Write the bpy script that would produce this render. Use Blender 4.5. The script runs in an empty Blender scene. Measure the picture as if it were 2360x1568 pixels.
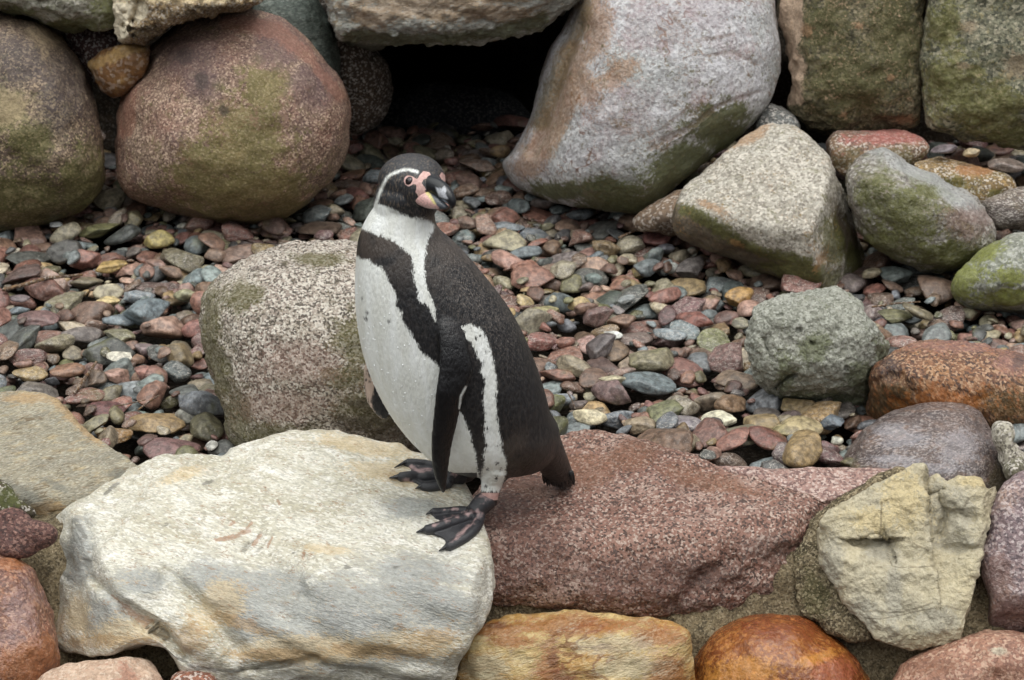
import bpy, bmesh, math, random, zlib
import numpy as np
from mathutils import Vector, Matrix
from mathutils.bvhtree import BVHTree

# ---------------------------------------------------------------- camera
scene = bpy.context.scene
COL = scene.collection
H, PITCH, FPX = 1.75, math.radians(22.0), 5111.0      # camera height above the gravel, tilt, focal length in 2360-wide pixels
cam_data = bpy.data.cameras.new('camera')
cam = bpy.data.objects.new('camera', cam_data); COL.objects.link(cam)
cam.location = (0, 0, H); cam.rotation_euler = (math.radians(90) - PITCH, 0, 0)
cam_data.sensor_width = 36.0; cam_data.lens = 36.0 * FPX / 2360.0
cam_data.clip_start = 0.05; cam_data.clip_end = 2000.0
cam_data.dof.use_dof = True; cam_data.dof.focus_distance = 3.72; cam_data.dof.aperture_fstop = 11.0
scene.camera = cam
# ---------------------------------------------------------------- overcast sky, weak wide sun
world = bpy.data.worlds.new('World'); scene.world = world; world.use_nodes = True
SUN_EL, SUN_ROT = math.radians(74), math.radians(-40)   # high, from a little left, behind the camera
wn = world.node_tree; wn.nodes.clear()
sky = wn.nodes.new('ShaderNodeTexSky'); sky.sky_type = 'NISHITA'; sky.sun_disc = False
sky.sun_elevation = SUN_EL; sky.sun_rotation = math.radians(180) + SUN_ROT
sky.air_density = 1.0; sky.dust_density = 6.0; sky.ozone_density = 1.0
hs = wn.nodes.new('ShaderNodeHueSaturation'); hs.inputs['Saturation'].default_value = 0.25
bg = wn.nodes.new('ShaderNodeBackground'); bg.inputs['Strength'].default_value = 0.06
wo = wn.nodes.new('ShaderNodeOutputWorld')
wn.links.new(sky.outputs[0], hs.inputs['Color']); wn.links.new(hs.outputs[0], bg.inputs['Color']); wn.links.new(bg.outputs[0], wo.inputs['Surface'])
sl = bpy.data.lights.new('sun', 'SUN'); sl.energy = 1.5; sl.angle = math.radians(95); sl.color = (0.975, 1.0, 0.95)
sun = bpy.data.objects.new('sun', sl); COL.objects.link(sun)
sd = Vector((math.sin(SUN_ROT) * math.cos(SUN_EL), -math.cos(SUN_ROT) * math.cos(SUN_EL), math.sin(SUN_EL)))
sun.rotation_euler = sd.to_track_quat('Z', 'Y').to_euler()
scene.view_settings.view_transform = 'Standard'; scene.view_settings.look = 'None'
scene.view_settings.exposure = 0.98; scene.view_settings.gamma = 1.0
scene.view_settings.use_curve_mapping = False
scene.cycles.max_bounces = 5; scene.cycles.diffuse_bounces = 3; scene.cycles.glossy_bounces = 2; scene.cycles.transmission_bounces = 4
scene.cycles.use_adaptive_sampling = True; scene.cycles.adaptive_threshold = 0.02

# ---------------------------------------------------------------- helpers
CAM = np.array([0.0, 0.0, H])
FWD = np.array([0.0, math.cos(PITCH), -math.sin(PITCH)]); UPV = np.array([0.0, math.sin(PITCH), math.cos(PITCH)]); RGT = np.array([1.0, 0, 0])
rng = np.random.default_rng(7); random.seed(7)

def rays(u, v):
    u = np.asarray(u, float); v = np.asarray(v, float)
    return ((u - 1180) / FPX)[..., None] * RGT - ((v - 784) / FPX)[..., None] * UPV + FWD
def project(P):
    d = np.asarray(P) - CAM; t = d @ FWD
    return 1180 + FPX * (d @ RGT) / t, 784 - FPX * (d @ UPV) / t
def at_y(u, v, Y):
    d = rays(u, v); return CAM + d * (Y / d[..., 1])[..., None]
def at_z(u, v, Z):
    d = rays(u, v); return CAM + d * ((Z - H) / d[..., 2])[..., None]

def _hash(ix, iy, iz, seed):
    h = (ix * 374761393 + iy * 668265263 + iz * 1274126177 + seed * 974634533) & 0xffffffff
    h = ((h ^ (h >> 13)) * 1103515245) & 0xffffffff
    h = ((h ^ (h >> 15)) * 2246822519) & 0xffffffff
    return ((h ^ (h >> 16)) & 0xffff) / 32767.5 - 1.0
def vnoise(p, seed=0):
    i = np.floor(p).astype(np.int64); f = p - i; w = f * f * f * (f * (f * 6 - 15) + 10)
    r = 0
    for dx in (0, 1):
        wx = w[:, 0] if dx else 1 - w[:, 0]
        for dy in (0, 1):
            wy = w[:, 1] if dy else 1 - w[:, 1]
            for dz in (0, 1):
                wz = w[:, 2] if dz else 1 - w[:, 2]
                r = r + wx * wy * wz * _hash(i[:, 0] + dx, i[:, 1] + dy, i[:, 2] + dz, seed)
    return r
def fbm(p, seed=0, octv=4, gain=0.5):
    r = 0; a = 1.0
    for k in range(octv):
        r = r + a * vnoise(p * 2.03 ** k + 17.3 * k, seed + k); a *= gain
    return r

def lin(c, m=1.0):
    o = []
    for x in c[:3]:
        x = x / 255.0; o.append(m * (x / 12.92 if x <= 0.04045 else ((x + 0.055) / 1.055) ** 2.4))
    return (o[0], o[1], o[2], 1.0)

def mesh_obj(name, verts, faces, mat=None, parent=None, smooth=True, origin=None):
    me = bpy.data.meshes.new(name); verts = np.asarray(verts, float)
    org = np.zeros(3) if origin is None else np.asarray(origin, float)
    me.from_pydata((verts - org).tolist(), [], [tuple(f) for f in faces]); me.update()
    if smooth: me.polygons.foreach_set('use_smooth', [True] * len(me.polygons))
    o = bpy.data.objects.new(name, me); COL.objects.link(o)
    o.location = org
    if mat: me.materials.append(mat)
    if parent is not None:
        o.parent = parent; o.location = org - np.array(parent.location)
    return o
def tag(o, label=None, cat=None, group=None, kind=None):
    for k, x in (('label', label), ('category', cat), ('group', group), ('kind', kind)):
        if x: o[k] = x
    return o
def fattr(me, name, arr):
    a = me.attributes.new(name, 'FLOAT', 'POINT'); a.data.foreach_set('value', np.asarray(arr, np.float32))
def cattr(me, name, arr):
    a = me.attributes.new(name, 'FLOAT_COLOR', 'POINT'); a.data.foreach_set('color', np.asarray(arr, np.float32).ravel())

def catmull(P, n=14):
    P = np.asarray(P, float); m = len(P); out = []
    for i in range(m):
        a, b, c, d = P[i - 1], P[i], P[(i + 1) % m], P[(i + 2) % m]
        for t in np.linspace(0, 1, n, endpoint=False):
            out.append(0.5 * (2 * b + (c - a) * t + (2 * a - 5 * b + 4 * c - d) * t * t + (3 * b - a - 3 * c + d) * t ** 3))
    return np.array(out)
def seg_dist(u, v, pts, closed=False):
    pts = np.asarray(pts, float); best = np.full(np.shape(u), 1e9)
    rngi = range(len(pts) if closed else len(pts) - 1)
    for i in rngi:
        a, b = pts[i], pts[(i + 1) % len(pts)]; ab = b - a; L = max(ab @ ab, 1e-9)
        t = np.clip(((u - a[0]) * ab[0] + (v - a[1]) * ab[1]) / L, 0, 1)
        best = np.minimum(best, np.hypot(u - a[0] - t * ab[0], v - a[1] - t * ab[1]))
    return best
def poly_sd(u, v, pts):
    pts = np.asarray(pts, float); ins = np.zeros(np.shape(u), bool); j = len(pts) - 1
    for i in range(len(pts)):
        yi, yj = pts[i][1], pts[j][1]
        c = ((yi > v) != (yj > v))
        x = (pts[j][0] - pts[i][0]) * (v - yi) / ((yj - yi) if yj != yi else 1e-9) + pts[i][0]
        ins ^= c & (u < x); j = i
    d = seg_dist(u, v, pts, True)
    return np.where(ins, d, -d)

# ---------------------------------------------------------------- node helpers
class NT:
    def __init__(s, name):
        s.m = bpy.data.materials.new(name); s.m.use_nodes = True; s.t = s.m.node_tree; s.t.nodes.clear()
        s.out = s.t.nodes.new('ShaderNodeOutputMaterial'); s.b = s.t.nodes.new('ShaderNodeBsdfPrincipled')
        s.t.links.new(s.b.outputs[0], s.out.inputs[0])
        tc = s.t.nodes.new('ShaderNodeTexCoord'); s.obj = tc.outputs['Object']
    def put(s, sock, val):
        if hasattr(val, 'is_linked') or hasattr(val, 'links'): s.t.links.new(val, sock)
        else: sock.default_value = val
    def n(s, typ, **kw):
        nd = s.t.nodes.new(typ)
        for k, x in kw.items(): setattr(nd, k, x)
        return nd
    def mapping(s, vec, scale=(1, 1, 1), rot=(0, 0, 0), loc=(0, 0, 0)):
        nd = s.n('ShaderNodeMapping'); s.put(nd.inputs[0], vec)
        nd.inputs['Location'].default_value = loc; nd.inputs['Rotation'].default_value = rot; nd.inputs['Scale'].default_value = scale
        return nd.outputs[0]
    def noise(s, vec, scale, detail=4, rough=0.55, dist=0.0):
        nd = s.n('ShaderNodeTexNoise'); s.put(nd.inputs['Vector'], vec); nd.inputs['Scale'].default_value = scale
        nd.inputs['Detail'].default_value = detail; nd.inputs['Roughness'].default_value = rough; nd.inputs['Distortion'].default_value = dist
        return nd.outputs[0]
    def voro(s, vec, scale, feature='F1', out=1):
        nd = s.n('ShaderNodeTexVoronoi', feature=feature); s.put(nd.inputs['Vector'], vec); nd.inputs['Scale'].default_value = scale
        return nd.outputs[out]
    def math(s, op, a, b=0.0, clamp=False):
        nd = s.n('ShaderNodeMath', operation=op, use_clamp=clamp); s.put(nd.inputs[0], a); s.put(nd.inputs[1], b); return nd.outputs[0]
    def rng(s, x, a, b, c=0.0, d=1.0):
        nd = s.n('ShaderNodeMapRange', interpolation_type='SMOOTHSTEP'); s.put(nd.inputs[0], x)
        for i, q in enumerate((a, b, c, d)): nd.inputs[i + 1].default_value = q
        return nd.outputs[0]
    def mix(s, f, a, b, blend='MIX'):
        nd = s.n('ShaderNodeMix', data_type='RGBA', blend_type=blend); s.put(nd.inputs[0], f); s.put(nd.inputs[6], a); s.put(nd.inputs[7], b); return nd.outputs[2]
    def attr(s, name, out='Fac'):
        nd = s.n('ShaderNodeAttribute', attribute_name=name); return nd.outputs[out]
    def bump(s, h, strength, dist=0.01, prev=None):
        nd = s.n('ShaderNodeBump'); nd.inputs['Strength'].default_value = strength; nd.inputs['Distance'].default_value = dist
        s.put(nd.inputs['Height'], h)
        if prev is not None: s.put(nd.inputs['Normal'], prev)
        return nd.outputs[0]

MOSS = (88, 90, 38); MOSS2 = (70, 76, 34)
def rock_material(name, c1, c2, c3=None, patch=6., grain=230., gcon=.6, gd=(60, 52, 48), gl=(205, 198, 190), pd=.22, pl=.25,
                  rough=.6, bump=.35, bscale=70., stretch=(1, 1, 1), rot=(0, 0, 0), masks=(), veins=None, fine=.25, spec=.4, m=1.0, mseed=''):
    N = NT(name); off = [((zlib.crc32((name + mseed).encode()) >> sh) % 997) / 55. for sh in (0, 8, 16)]
    p = N.mapping(N.obj, (1, 1, 1), rot, off); ps = N.mapping(p, stretch)
    n1 = N.noise(ps, patch, 5, .6); n2 = N.noise(ps, patch * 3.1, 5, .65)
    col = N.mix(N.rng(n1, .38, .62), lin(c1, m), lin(c2, m))
    if c3: col = N.mix(N.rng(n2, .5, .68), col, lin(c3, m))
    # crystal grains
    vc = N.voro(ps, grain); sep = N.n('ShaderNodeSeparateColor'); N.put(sep.inputs[0], vc)
    g = sep.outputs[0]; gn = N.noise(ps, grain * .28, 3, .7)
    gg = N.math('ADD', N.math('MULTIPLY', g, .86), N.math('MULTIPLY', gn, .20))
    dark = N.math('MULTIPLY', N.rng(gg, pd + .16, pd + .06), gcon); light = N.math('MULTIPLY', N.rng(gg, .94 - pl, 1.04 - pl), gcon)
    col = N.mix(dark, col, lin(gd, m)); col = N.mix(light, col, lin(gl, m))
    if veins:
        for (vcx, vs, vw) in veins:
            w = N.noise(ps, vs, 3, .6, .4)
            line = N.rng(N.math('ABSOLUTE', N.math('SUBTRACT', w, .5)), vw, vw * .25)
            gate = N.rng(N.noise(p, vs * .8, 2), .5, .6)
            col = N.mix(N.math('MULTIPLY', N.math('MULTIPLY', line, gate), .75), col, lin(vcx, m))
    # fine tone variation
    tone = N.noise(ps, max(bscale * 1.8, 130.), 3, .75)
    tn = N.n('ShaderNodeMapRange'); N.put(tn.inputs[0], tone); tn.inputs[1].default_value = .25; tn.inputs[2].default_value = .75
    tn.inputs[3].default_value = 1 - fine; tn.inputs[4].default_value = 1 + fine
    col = N.mix(1.0, col, tn.outputs[0], 'MULTIPLY')
    nlo = N.noise(ps, 10., 3, .7) if any(q[2] < 18 for q in masks) else None; nhi = N.noise(ps, 30., 3, .75) if any(q[2] >= 18 for q in masks) else None
    for i, mk in enumerate(masks):
        c, amp, ns = mk[0], mk[1], mk[2]; op = mk[4] if len(mk) > 4 else .85
        nn = nlo if ns < 18 else nhi
        f = N.rng(N.math('ADD', N.attr('m%d' % i), N.math('ADD', N.math('MULTIPLY', N.math('SUBTRACT', nn, .5), amp * 2.0), N.math('MULTIPLY', N.math('SUBTRACT', tone, .5), 1.7))), .12, .62)
        cc = N.mix(N.rng(tone, .35, .65), lin(c, m * .78), lin(c, m * 1.22))
        col = N.mix(N.math('MULTIPLY', f, op), col, cc)
    N.put(N.b.inputs['Base Color'], col)
    N.put(N.b.inputs['Roughness'], N.math('ADD', rough - .12, N.math('MULTIPLY', n2, .24)))
    N.b.inputs['Specular IOR Level'].default_value = spec
    hgt = N.math('ADD', N.noise(ps, bscale, 4, .7), N.math('MULTIPLY', g, .14))
    N.put(N.b.inputs['Normal'], N.bump(hgt, min(bump * 1.6, 1.0), .011))
    return N.m

# ---------------------------------------------------------------- rocks: a traced outline at its own distance, with facets, depth and relief
ROCKS = {}
def disc_grid(n):
    a = np.linspace(-1, 1, n); X, Y = np.meshgrid(a, a, indexing='ij')
    big = np.abs(X) >= np.abs(Y)
    with np.errstate(divide='ignore', invalid='ignore'):
        r = np.where(big, X, Y)
        ph = np.where(big, (math.pi / 4) * np.where(X != 0, Y / X, 0), math.pi / 2 - (math.pi / 4) * np.where(Y != 0, X / Y, 0))
    x = r * np.cos(ph); y = r * np.sin(ph)
    return x.ravel(), y.ravel()
def smax(ts, s):
    T = np.stack(ts); M = T.max(0); return M + s * np.log(np.exp((T - M) / s).sum(0))
def on(plane, u, v):
    A, n = plane; n = np.asarray(n, float); d = rays(u, v); return CAM + d * (((np.asarray(A) - CAM) @ n) / (d @ n))

def rock(name, label, pts, planes, E=.1, k=2.0, Tb=.2, noise=((5, .012), (14, .006), (40, .002)), grooves=(), masks=(), sm=.012, cat='rock', n=None, center=None, seed=None, ridged=0.0, strata=None, **mat):
    seed = zlib.crc32(label.encode()) % 911 if seed is None else seed
    pts = np.asarray(pts, float); cur = catmull(pts)
    c = cur.mean(0) if center is None else np.asarray(center, float)
    ang = np.arctan2(cur[:, 1] - c[1], cur[:, 0] - c[0]); rad = np.hypot(cur[:, 0] - c[0], cur[:, 1] - c[1])
    o = np.argsort(ang); ang, rad = ang[o], rad[o]
    A3 = np.concatenate([ang - 2 * math.pi, ang, ang + 2 * math.pi]); R3 = np.tile(rad, 3)
    ext = max(np.ptp(pts[:, 0]), np.ptp(pts[:, 1]))
    if n is None: n = int(np.clip(ext / 4.6, 36, 190))
    x, y = disc_grid(n); rho = np.minimum(np.hypot(x, y), 1.0); th = np.arctan2(y, x); rs = np.sin(rho * math.pi / 2)
    R = np.interp(th, A3, R3)
    u = c[0] + rs * R * np.cos(th); v = c[1] + rs * R * np.sin(th)
    def depth(u, v):
        d = rays(u, v); ts = []
        for (A, nn) in planes:
            nn = np.asarray(nn, float); nn = nn / np.linalg.norm(nn)
            ts.append(((np.asarray(A) - CAM) @ nn) / np.minimum(d @ nn, -.06))
        return ts[0] if len(ts) == 1 else smax(ts, sm)
    t = depth(u, v) + E * (1 - np.maximum(1 - rs ** k, 0) ** (1 / k))
    for g in grooves:                       # (points, width px, depth m[, side]) side != 0: a step instead of a groove
        d = seg_dist(u, v, g[0]); w = g[1]
        if len(g) > 3 and g[3]:
            P = np.asarray(g[0], float); a, b = P[0], P[-1]
            s = np.sign((b[0] - a[0]) * (v - a[1]) - (b[1] - a[1]) * (u - a[0])) * g[3]
            t = t + g[2] * np.where(s > 0, np.exp(-(d / (w * 7)) ** 2), np.exp(-(d / (w * .6)) ** 2))
        else:
            t = t + g[2] * np.exp(-(d / w) ** 2)
    V = [CAM + rays(u, v) * t[:, None]]
    idx = np.arange(n * n).reshape(n, n)
    q = np.stack([idx[:-1, :-1], idx[1:, :-1], idx[1:, 1:], idx[:-1, 1:]], -1).reshape(-1, 4)
    rim = np.concatenate([idx[0, :-1], idx[:-1, -1], idx[-1, :0:-1], idx[:0:-1, 0]])
    faces = [q]; prev = rim; base = n * n; U = [u]; VV = [v]; K = 9; m = len(rim)
    tr = t[rim]
    for j in range(1, K + 1):
        al = j / K * math.pi / 2; rr = max(math.cos(al), .02)
        uu = c[0] + (u[rim] - c[0]) * rr; vv = c[1] + (v[rim] - c[1]) * rr
        tt = tr * rr + tr.mean() * (1 - rr) + Tb * math.sin(al)
        V.append(CAM + rays(uu, vv) * tt[:, None]); U.append(uu); VV.append(vv)
        cur_i = base + np.arange(m); faces.append(np.stack([prev, np.roll(prev, -1), np.roll(cur_i, -1), cur_i], -1)); prev = cur_i; base += m
    V = np.concatenate(V); U = np.concatenate(U); VV = np.concatenate(VV)
    F = np.concatenate(faces)
    mid = q[(n // 2) * (n - 1) + n // 2]; nv = np.cross(V[mid[1]] - V[mid[0]], V[mid[2]] - V[mid[0]])
    flip_front = nv @ FWD > 0
    if flip_front: F[:len(q)] = F[:len(q), ::-1]
    f0 = F[len(q)]; bc = V[:n * n].mean(0); nb = np.cross(V[f0[1]] - V[f0[0]], V[f0[2]] - V[f0[0]])
    if nb @ (V[f0].mean(0) - V.mean(0)) < 0: F[len(q):] = F[len(q):, ::-1]
    F = F.tolist(); F.append([int(i) for i in prev][::(1 if True else -1)])
    org = V.mean(0); org[2] = V[:, 2].min()
    me_name = name
    ob = mesh_obj(name, V, F, None, None, True, org); me = ob.data
    nrm = np.empty(len(V) * 3, np.float32); me.vertex_normals.foreach_get('vector', nrm); nrm = nrm.reshape(-1, 3)
    disp = np.zeros(len(V))
    for (fq, am) in noise:
        am = am * (.6 if fq < 8 else 1.15)
        nz = fbm(V * fq + seed * 1.37, seed, 3)
        if ridged: nz = (1 - ridged) * nz + ridged * (1 - 2 * np.abs(nz))
        disp += am * nz
    if strata:                              # layered relief: (direction, layers per metre, depth)
        dv = np.asarray(strata[0], float); dv = dv / np.linalg.norm(dv); hh = V @ dv + .012 * fbm(V * 7, seed, 3)
        q1 = vnoise(np.stack([hh * strata[1], 0 * hh, 0 * hh], -1) + V * 2.0, seed); disp += strata[2] * q1 * np.clip(.6 + fbm(V * 5, seed + 3, 2), 0, 1.3)
    V2 = V + nrm * disp[:, None]
    me.vertices.foreach_set('co', (V2 - org).astype(np.float32).ravel()); me.update()
    for i, mk in enumerate(masks):
        a = np.zeros(len(V))
        for bl in mk[3]:
            if bl[0] == 'line':
                a = np.maximum(a, np.exp(-(seg_dist(U, VV, bl[1]) / bl[2]) ** 2))
            elif bl[0] == 'poly':
                a = np.maximum(a, np.clip(.5 + poly_sd(U, VV, bl[1]) / (2 * bl[2]), 0, 1))
            else:
                ca, sa = (math.cos(math.radians(bl[4])), math.sin(math.radians(bl[4]))) if len(bl) > 4 else (1, 0)
                du, dv = U - bl[0], VV - bl[1]
                a = np.maximum(a, np.exp(-(((du * ca + dv * sa) / bl[2]) ** 2 + ((-du * sa + dv * ca) / bl[3]) ** 2)))
        fattr(me, 'm%d' % i, a)
    me.materials.append(rock_material(name + '_stone', masks=masks, mseed=label, **mat))
    tag(ob, label, cat)
    ROCKS[label] = (ob, V2, F, pts)
    return ob
def boulder_plane(u, v, Y, n=(0, -1, .35)): return (at_y(u, v, Y), n)
# ---------------------------------------------------------------- ground, bank, mortar
def sheet(name, xs, ys, zf, mat, kind='structure'):
    X, Y = np.meshgrid(xs, ys, indexing='ij'); P = zf(X.ravel(), Y.ravel())
    n, m = len(xs), len(ys); idx = np.arange(n * m).reshape(n, m)
    F = np.stack([idx[:-1, :-1], idx[1:, :-1], idx[1:, 1:], idx[:-1, 1:]], -1).reshape(-1, 4)
    return tag(mesh_obj(name, P, F.tolist(), mat), kind=kind)
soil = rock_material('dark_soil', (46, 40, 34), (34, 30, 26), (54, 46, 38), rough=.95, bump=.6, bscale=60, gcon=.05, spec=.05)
def ground_z(X, Y):
    z = np.where(Y < 2.6, -1.0, np.where(Y < 3.5, -1.0 + (Y - 2.6) / .9 * .9, -.1))
    z = np.where(Y > 8, -.1 + 0 * Y, z)
    return np.stack([X, Y, z], -1)
gx = np.concatenate([[-900, -60, -6], np.linspace(-3, 3, 13), [6, 60, 900]]); gy = np.concatenate([[-900, -50, 0], np.linspace(2.2, 8, 30), [60, 900]])
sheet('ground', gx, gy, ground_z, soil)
# bank of dark earth behind the boulders, hollowed behind the overhanging slab
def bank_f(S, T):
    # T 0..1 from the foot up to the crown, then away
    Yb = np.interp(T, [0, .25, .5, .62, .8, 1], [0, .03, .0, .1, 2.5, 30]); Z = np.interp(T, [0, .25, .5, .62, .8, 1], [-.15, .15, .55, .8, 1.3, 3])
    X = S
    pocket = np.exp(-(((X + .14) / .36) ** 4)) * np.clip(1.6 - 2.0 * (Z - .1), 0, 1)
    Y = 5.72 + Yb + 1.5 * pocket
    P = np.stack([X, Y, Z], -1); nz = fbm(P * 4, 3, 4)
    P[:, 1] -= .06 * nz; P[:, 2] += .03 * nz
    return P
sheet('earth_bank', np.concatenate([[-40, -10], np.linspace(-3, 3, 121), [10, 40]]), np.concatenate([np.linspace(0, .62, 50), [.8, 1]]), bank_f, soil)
mortar_m = rock_material('sandy_mortar', (132, 118, 92), (104, 92, 72), (62, 56, 44), patch=7, rough=.85, bump=.8, bscale=110, grain=300, gcon=.5, gd=(55, 48, 40), gl=(165, 152, 126), fine=.35, spec=.25)
def mortar_f(S, T):
    Y = np.interp(T, [0, .3, 1], [3.66, 3.47, 2.75]); Z = np.interp(T, [0, .3, 1], [-.045, -.008, -.95])
    P = np.stack([S, Y, Z], -1); nz = fbm(P * 9, 21, 5)
    P[:, 2] += .018 * nz; P[:, 1] -= .018 * nz
    return P
sheet('mortar_bed', np.linspace(-1.3, 1.3, 420), np.linspace(0, 1, 160), mortar_f, mortar_m)

# ---------------------------------------------------------------- the bank of boulders at the back
BP = boulder_plane
rock('boulder', 'brown speckled boulder under the pale lichen boulder, beside the round mossy one',
     [(-260, 300), (-220, 120), (-120, 30), (0, 14), (60, 28), (115, 58), (162, 102), (195, 160), (216, 222), (234, 290), (241, 350), (236, 420), (215, 466), (180, 492), (120, 512), (50, 527), (0, 542), (-120, 548), (-230, 450)],
     [BP(0, 300, 4.93, (-.05, -1, .3))], E=.26, k=2.2, Tb=.3, noise=((3, .02), (9, .008), (30, .002)),
     c1=(122, 104, 88), c2=(100, 84, 74), c3=(136, 120, 100), patch=4, grain=270, gcon=.75, pl=.2, gd=(58, 46, 40), gl=(182, 160, 132), rough=.62,
     masks=[(MOSS, .9, 22, [(40, 470, 150, 70), (70, 330, 60, 60), (190, 430, 60, 90), (0, 250, 60, 60)], .6), ((70, 64, 66), .8, 10, [(60, 130, 90, 70), (150, 200, 60, 90)], .55), ((170, 150, 120), .8, 14, [(10, 250, 60, 40), (110, 75, 50, 30)], .5)])
rock('boulder', 'big round reddish brown boulder with a green mossy belly, beside the cave mouth',
     [(270, 310), (275, 250), (291, 205), (325, 160), (346, 112), (385, 72), (430, 46), (500, 33), (570, 32), (630, 46), (690, 80), (745, 130), (785, 185), (803, 245), (806, 290), (797, 345), (775, 400), (740, 440), (690, 480), (640, 503), (590, 515), (520, 513), (450, 500), (390, 485), (330, 470), (290, 446), (272, 410), (266, 360)],
     [BP(540, 280, 4.93, (.03, -1, .32))], E=.27, k=2.3, Tb=.3, noise=((3, .016), (9, .006), (30, .0018)),
     c1=(146, 112, 98), c2=(136, 116, 100), c3=(120, 98, 90), patch=4, grain=270, gcon=.75, pl=.2, gd=(80, 58, 52), gl=(204, 178, 156), rough=.6,
     masks=[((112, 108, 56), .9, 26, [(560, 330, 100, 110), (560, 440, 160, 85), (480, 400, 80, 90), (610, 210, 55, 60), (640, 480, 110, 40)], .68), ((92, 72, 74), .7, 9, [(440, 130, 75, 55), (460, 190, 45, 50), (640, 110, 60, 50), (720, 190, 60, 60)], .6), ((146, 98, 80), .7, 9, [('line', [(295, 230), (285, 300), (300, 190)], 18), ('line', [(520, 60), (640, 75), (720, 150), (775, 220)], 14)], .45), ((56, 50, 50), .5, 20, [(515, 255, 12, 12), (425, 130, 26, 18), (465, 190, 16, 22)], .6)])
rock('boulder', 'pale grey-green lichen boulder resting on the brown boulder',
     [(-90, -170), (120, -190), (300, -160), (325, -30), (312, 48), (268, 73), (205, 71), (155, 67), (100, 46), (50, 24), (0, 12), (-70, 0)],
     [BP(150, 0, 5.05, (0, -1, .5))], E=.2, k=2.2, Tb=.4, c1=(160, 158, 142), c2=(130, 128, 112), c3=(178, 176, 160), grain=150, gcon=.4, rough=.75, bump=.6, noise=((4, .02), (14, .01), (40, .004)),
     masks=[(MOSS, .9, 20, [(270, 20, 60, 50), (130, 60, 120, 18), (40, 16, 60, 10)], .75)])
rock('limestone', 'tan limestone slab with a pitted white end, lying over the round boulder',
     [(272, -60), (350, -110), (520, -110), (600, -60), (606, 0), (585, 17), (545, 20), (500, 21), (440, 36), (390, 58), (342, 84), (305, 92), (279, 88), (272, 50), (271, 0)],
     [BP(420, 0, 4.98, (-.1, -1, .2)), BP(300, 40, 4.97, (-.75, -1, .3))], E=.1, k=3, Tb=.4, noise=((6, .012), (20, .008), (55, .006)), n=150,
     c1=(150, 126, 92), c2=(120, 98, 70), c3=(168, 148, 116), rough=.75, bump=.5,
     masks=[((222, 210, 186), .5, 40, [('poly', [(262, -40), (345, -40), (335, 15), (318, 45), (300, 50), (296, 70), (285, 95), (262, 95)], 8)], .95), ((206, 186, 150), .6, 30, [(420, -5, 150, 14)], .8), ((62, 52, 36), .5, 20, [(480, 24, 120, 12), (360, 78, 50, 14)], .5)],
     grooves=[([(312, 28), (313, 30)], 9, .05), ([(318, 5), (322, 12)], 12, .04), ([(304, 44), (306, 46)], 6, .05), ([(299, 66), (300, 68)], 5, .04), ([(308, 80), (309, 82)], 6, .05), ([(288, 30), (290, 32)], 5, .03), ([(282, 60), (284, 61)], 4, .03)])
rock('stone', 'amber brown angular stone wedged between the two round boulders',
     [(200, 147), (225, 117), (275, 98), (330, 92), (350, 110), (335, 160), (300, 205), (266, 222), (236, 206), (214, 180)],
     [BP(260, 150, 5.1, (-.3, -1, .1)), BP(270, 115, 5.08, (.2, -.5, 1))], E=.05, k=2.6, Tb=.15, c1=(128, 92, 58), c2=(102, 70, 46), c3=(150, 118, 70), grain=120, gcon=.25, rough=.45, masks=[((170, 140, 90), .6, 20, [('line', [(205, 150), (240, 140), (330, 105)], 12)], .6)])
rock('stone', 'dark maroon stone in the gap under the lichen boulder',
     [(140, 60), (200, 50), (290, 60), (330, 120), (280, 200), (230, 200), (190, 160), (150, 110)], [BP(230, 110, 5.25)], E=.08, Tb=.2, c1=(88, 62, 58), c2=(70, 52, 50), rough=.7)
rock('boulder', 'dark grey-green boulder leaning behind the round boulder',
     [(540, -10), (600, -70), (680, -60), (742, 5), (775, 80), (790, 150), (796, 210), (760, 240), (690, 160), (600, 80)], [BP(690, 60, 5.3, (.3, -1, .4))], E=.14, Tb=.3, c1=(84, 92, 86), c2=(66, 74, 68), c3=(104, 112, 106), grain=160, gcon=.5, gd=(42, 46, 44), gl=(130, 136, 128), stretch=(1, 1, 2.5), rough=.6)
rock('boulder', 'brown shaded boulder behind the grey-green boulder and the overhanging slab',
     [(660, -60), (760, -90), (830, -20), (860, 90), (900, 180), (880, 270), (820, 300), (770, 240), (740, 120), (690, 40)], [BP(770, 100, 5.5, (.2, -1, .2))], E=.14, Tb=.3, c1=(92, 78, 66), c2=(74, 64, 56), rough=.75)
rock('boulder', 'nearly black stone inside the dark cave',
     [(850, 300), (880, 230), (980, 195), (1120, 200), (1210, 250), (1230, 310), (1150, 335), (1000, 338), (900, 325)], [BP(1040, 260, 5.95, (0, -1, .5))], E=.12, k=2.5, Tb=.2, c1=(40, 42, 46), c2=(32, 34, 38), rough=.9, spec=.1, gcon=.1)  # stone added to darken the cave; its near-black colour paints in shade
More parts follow.
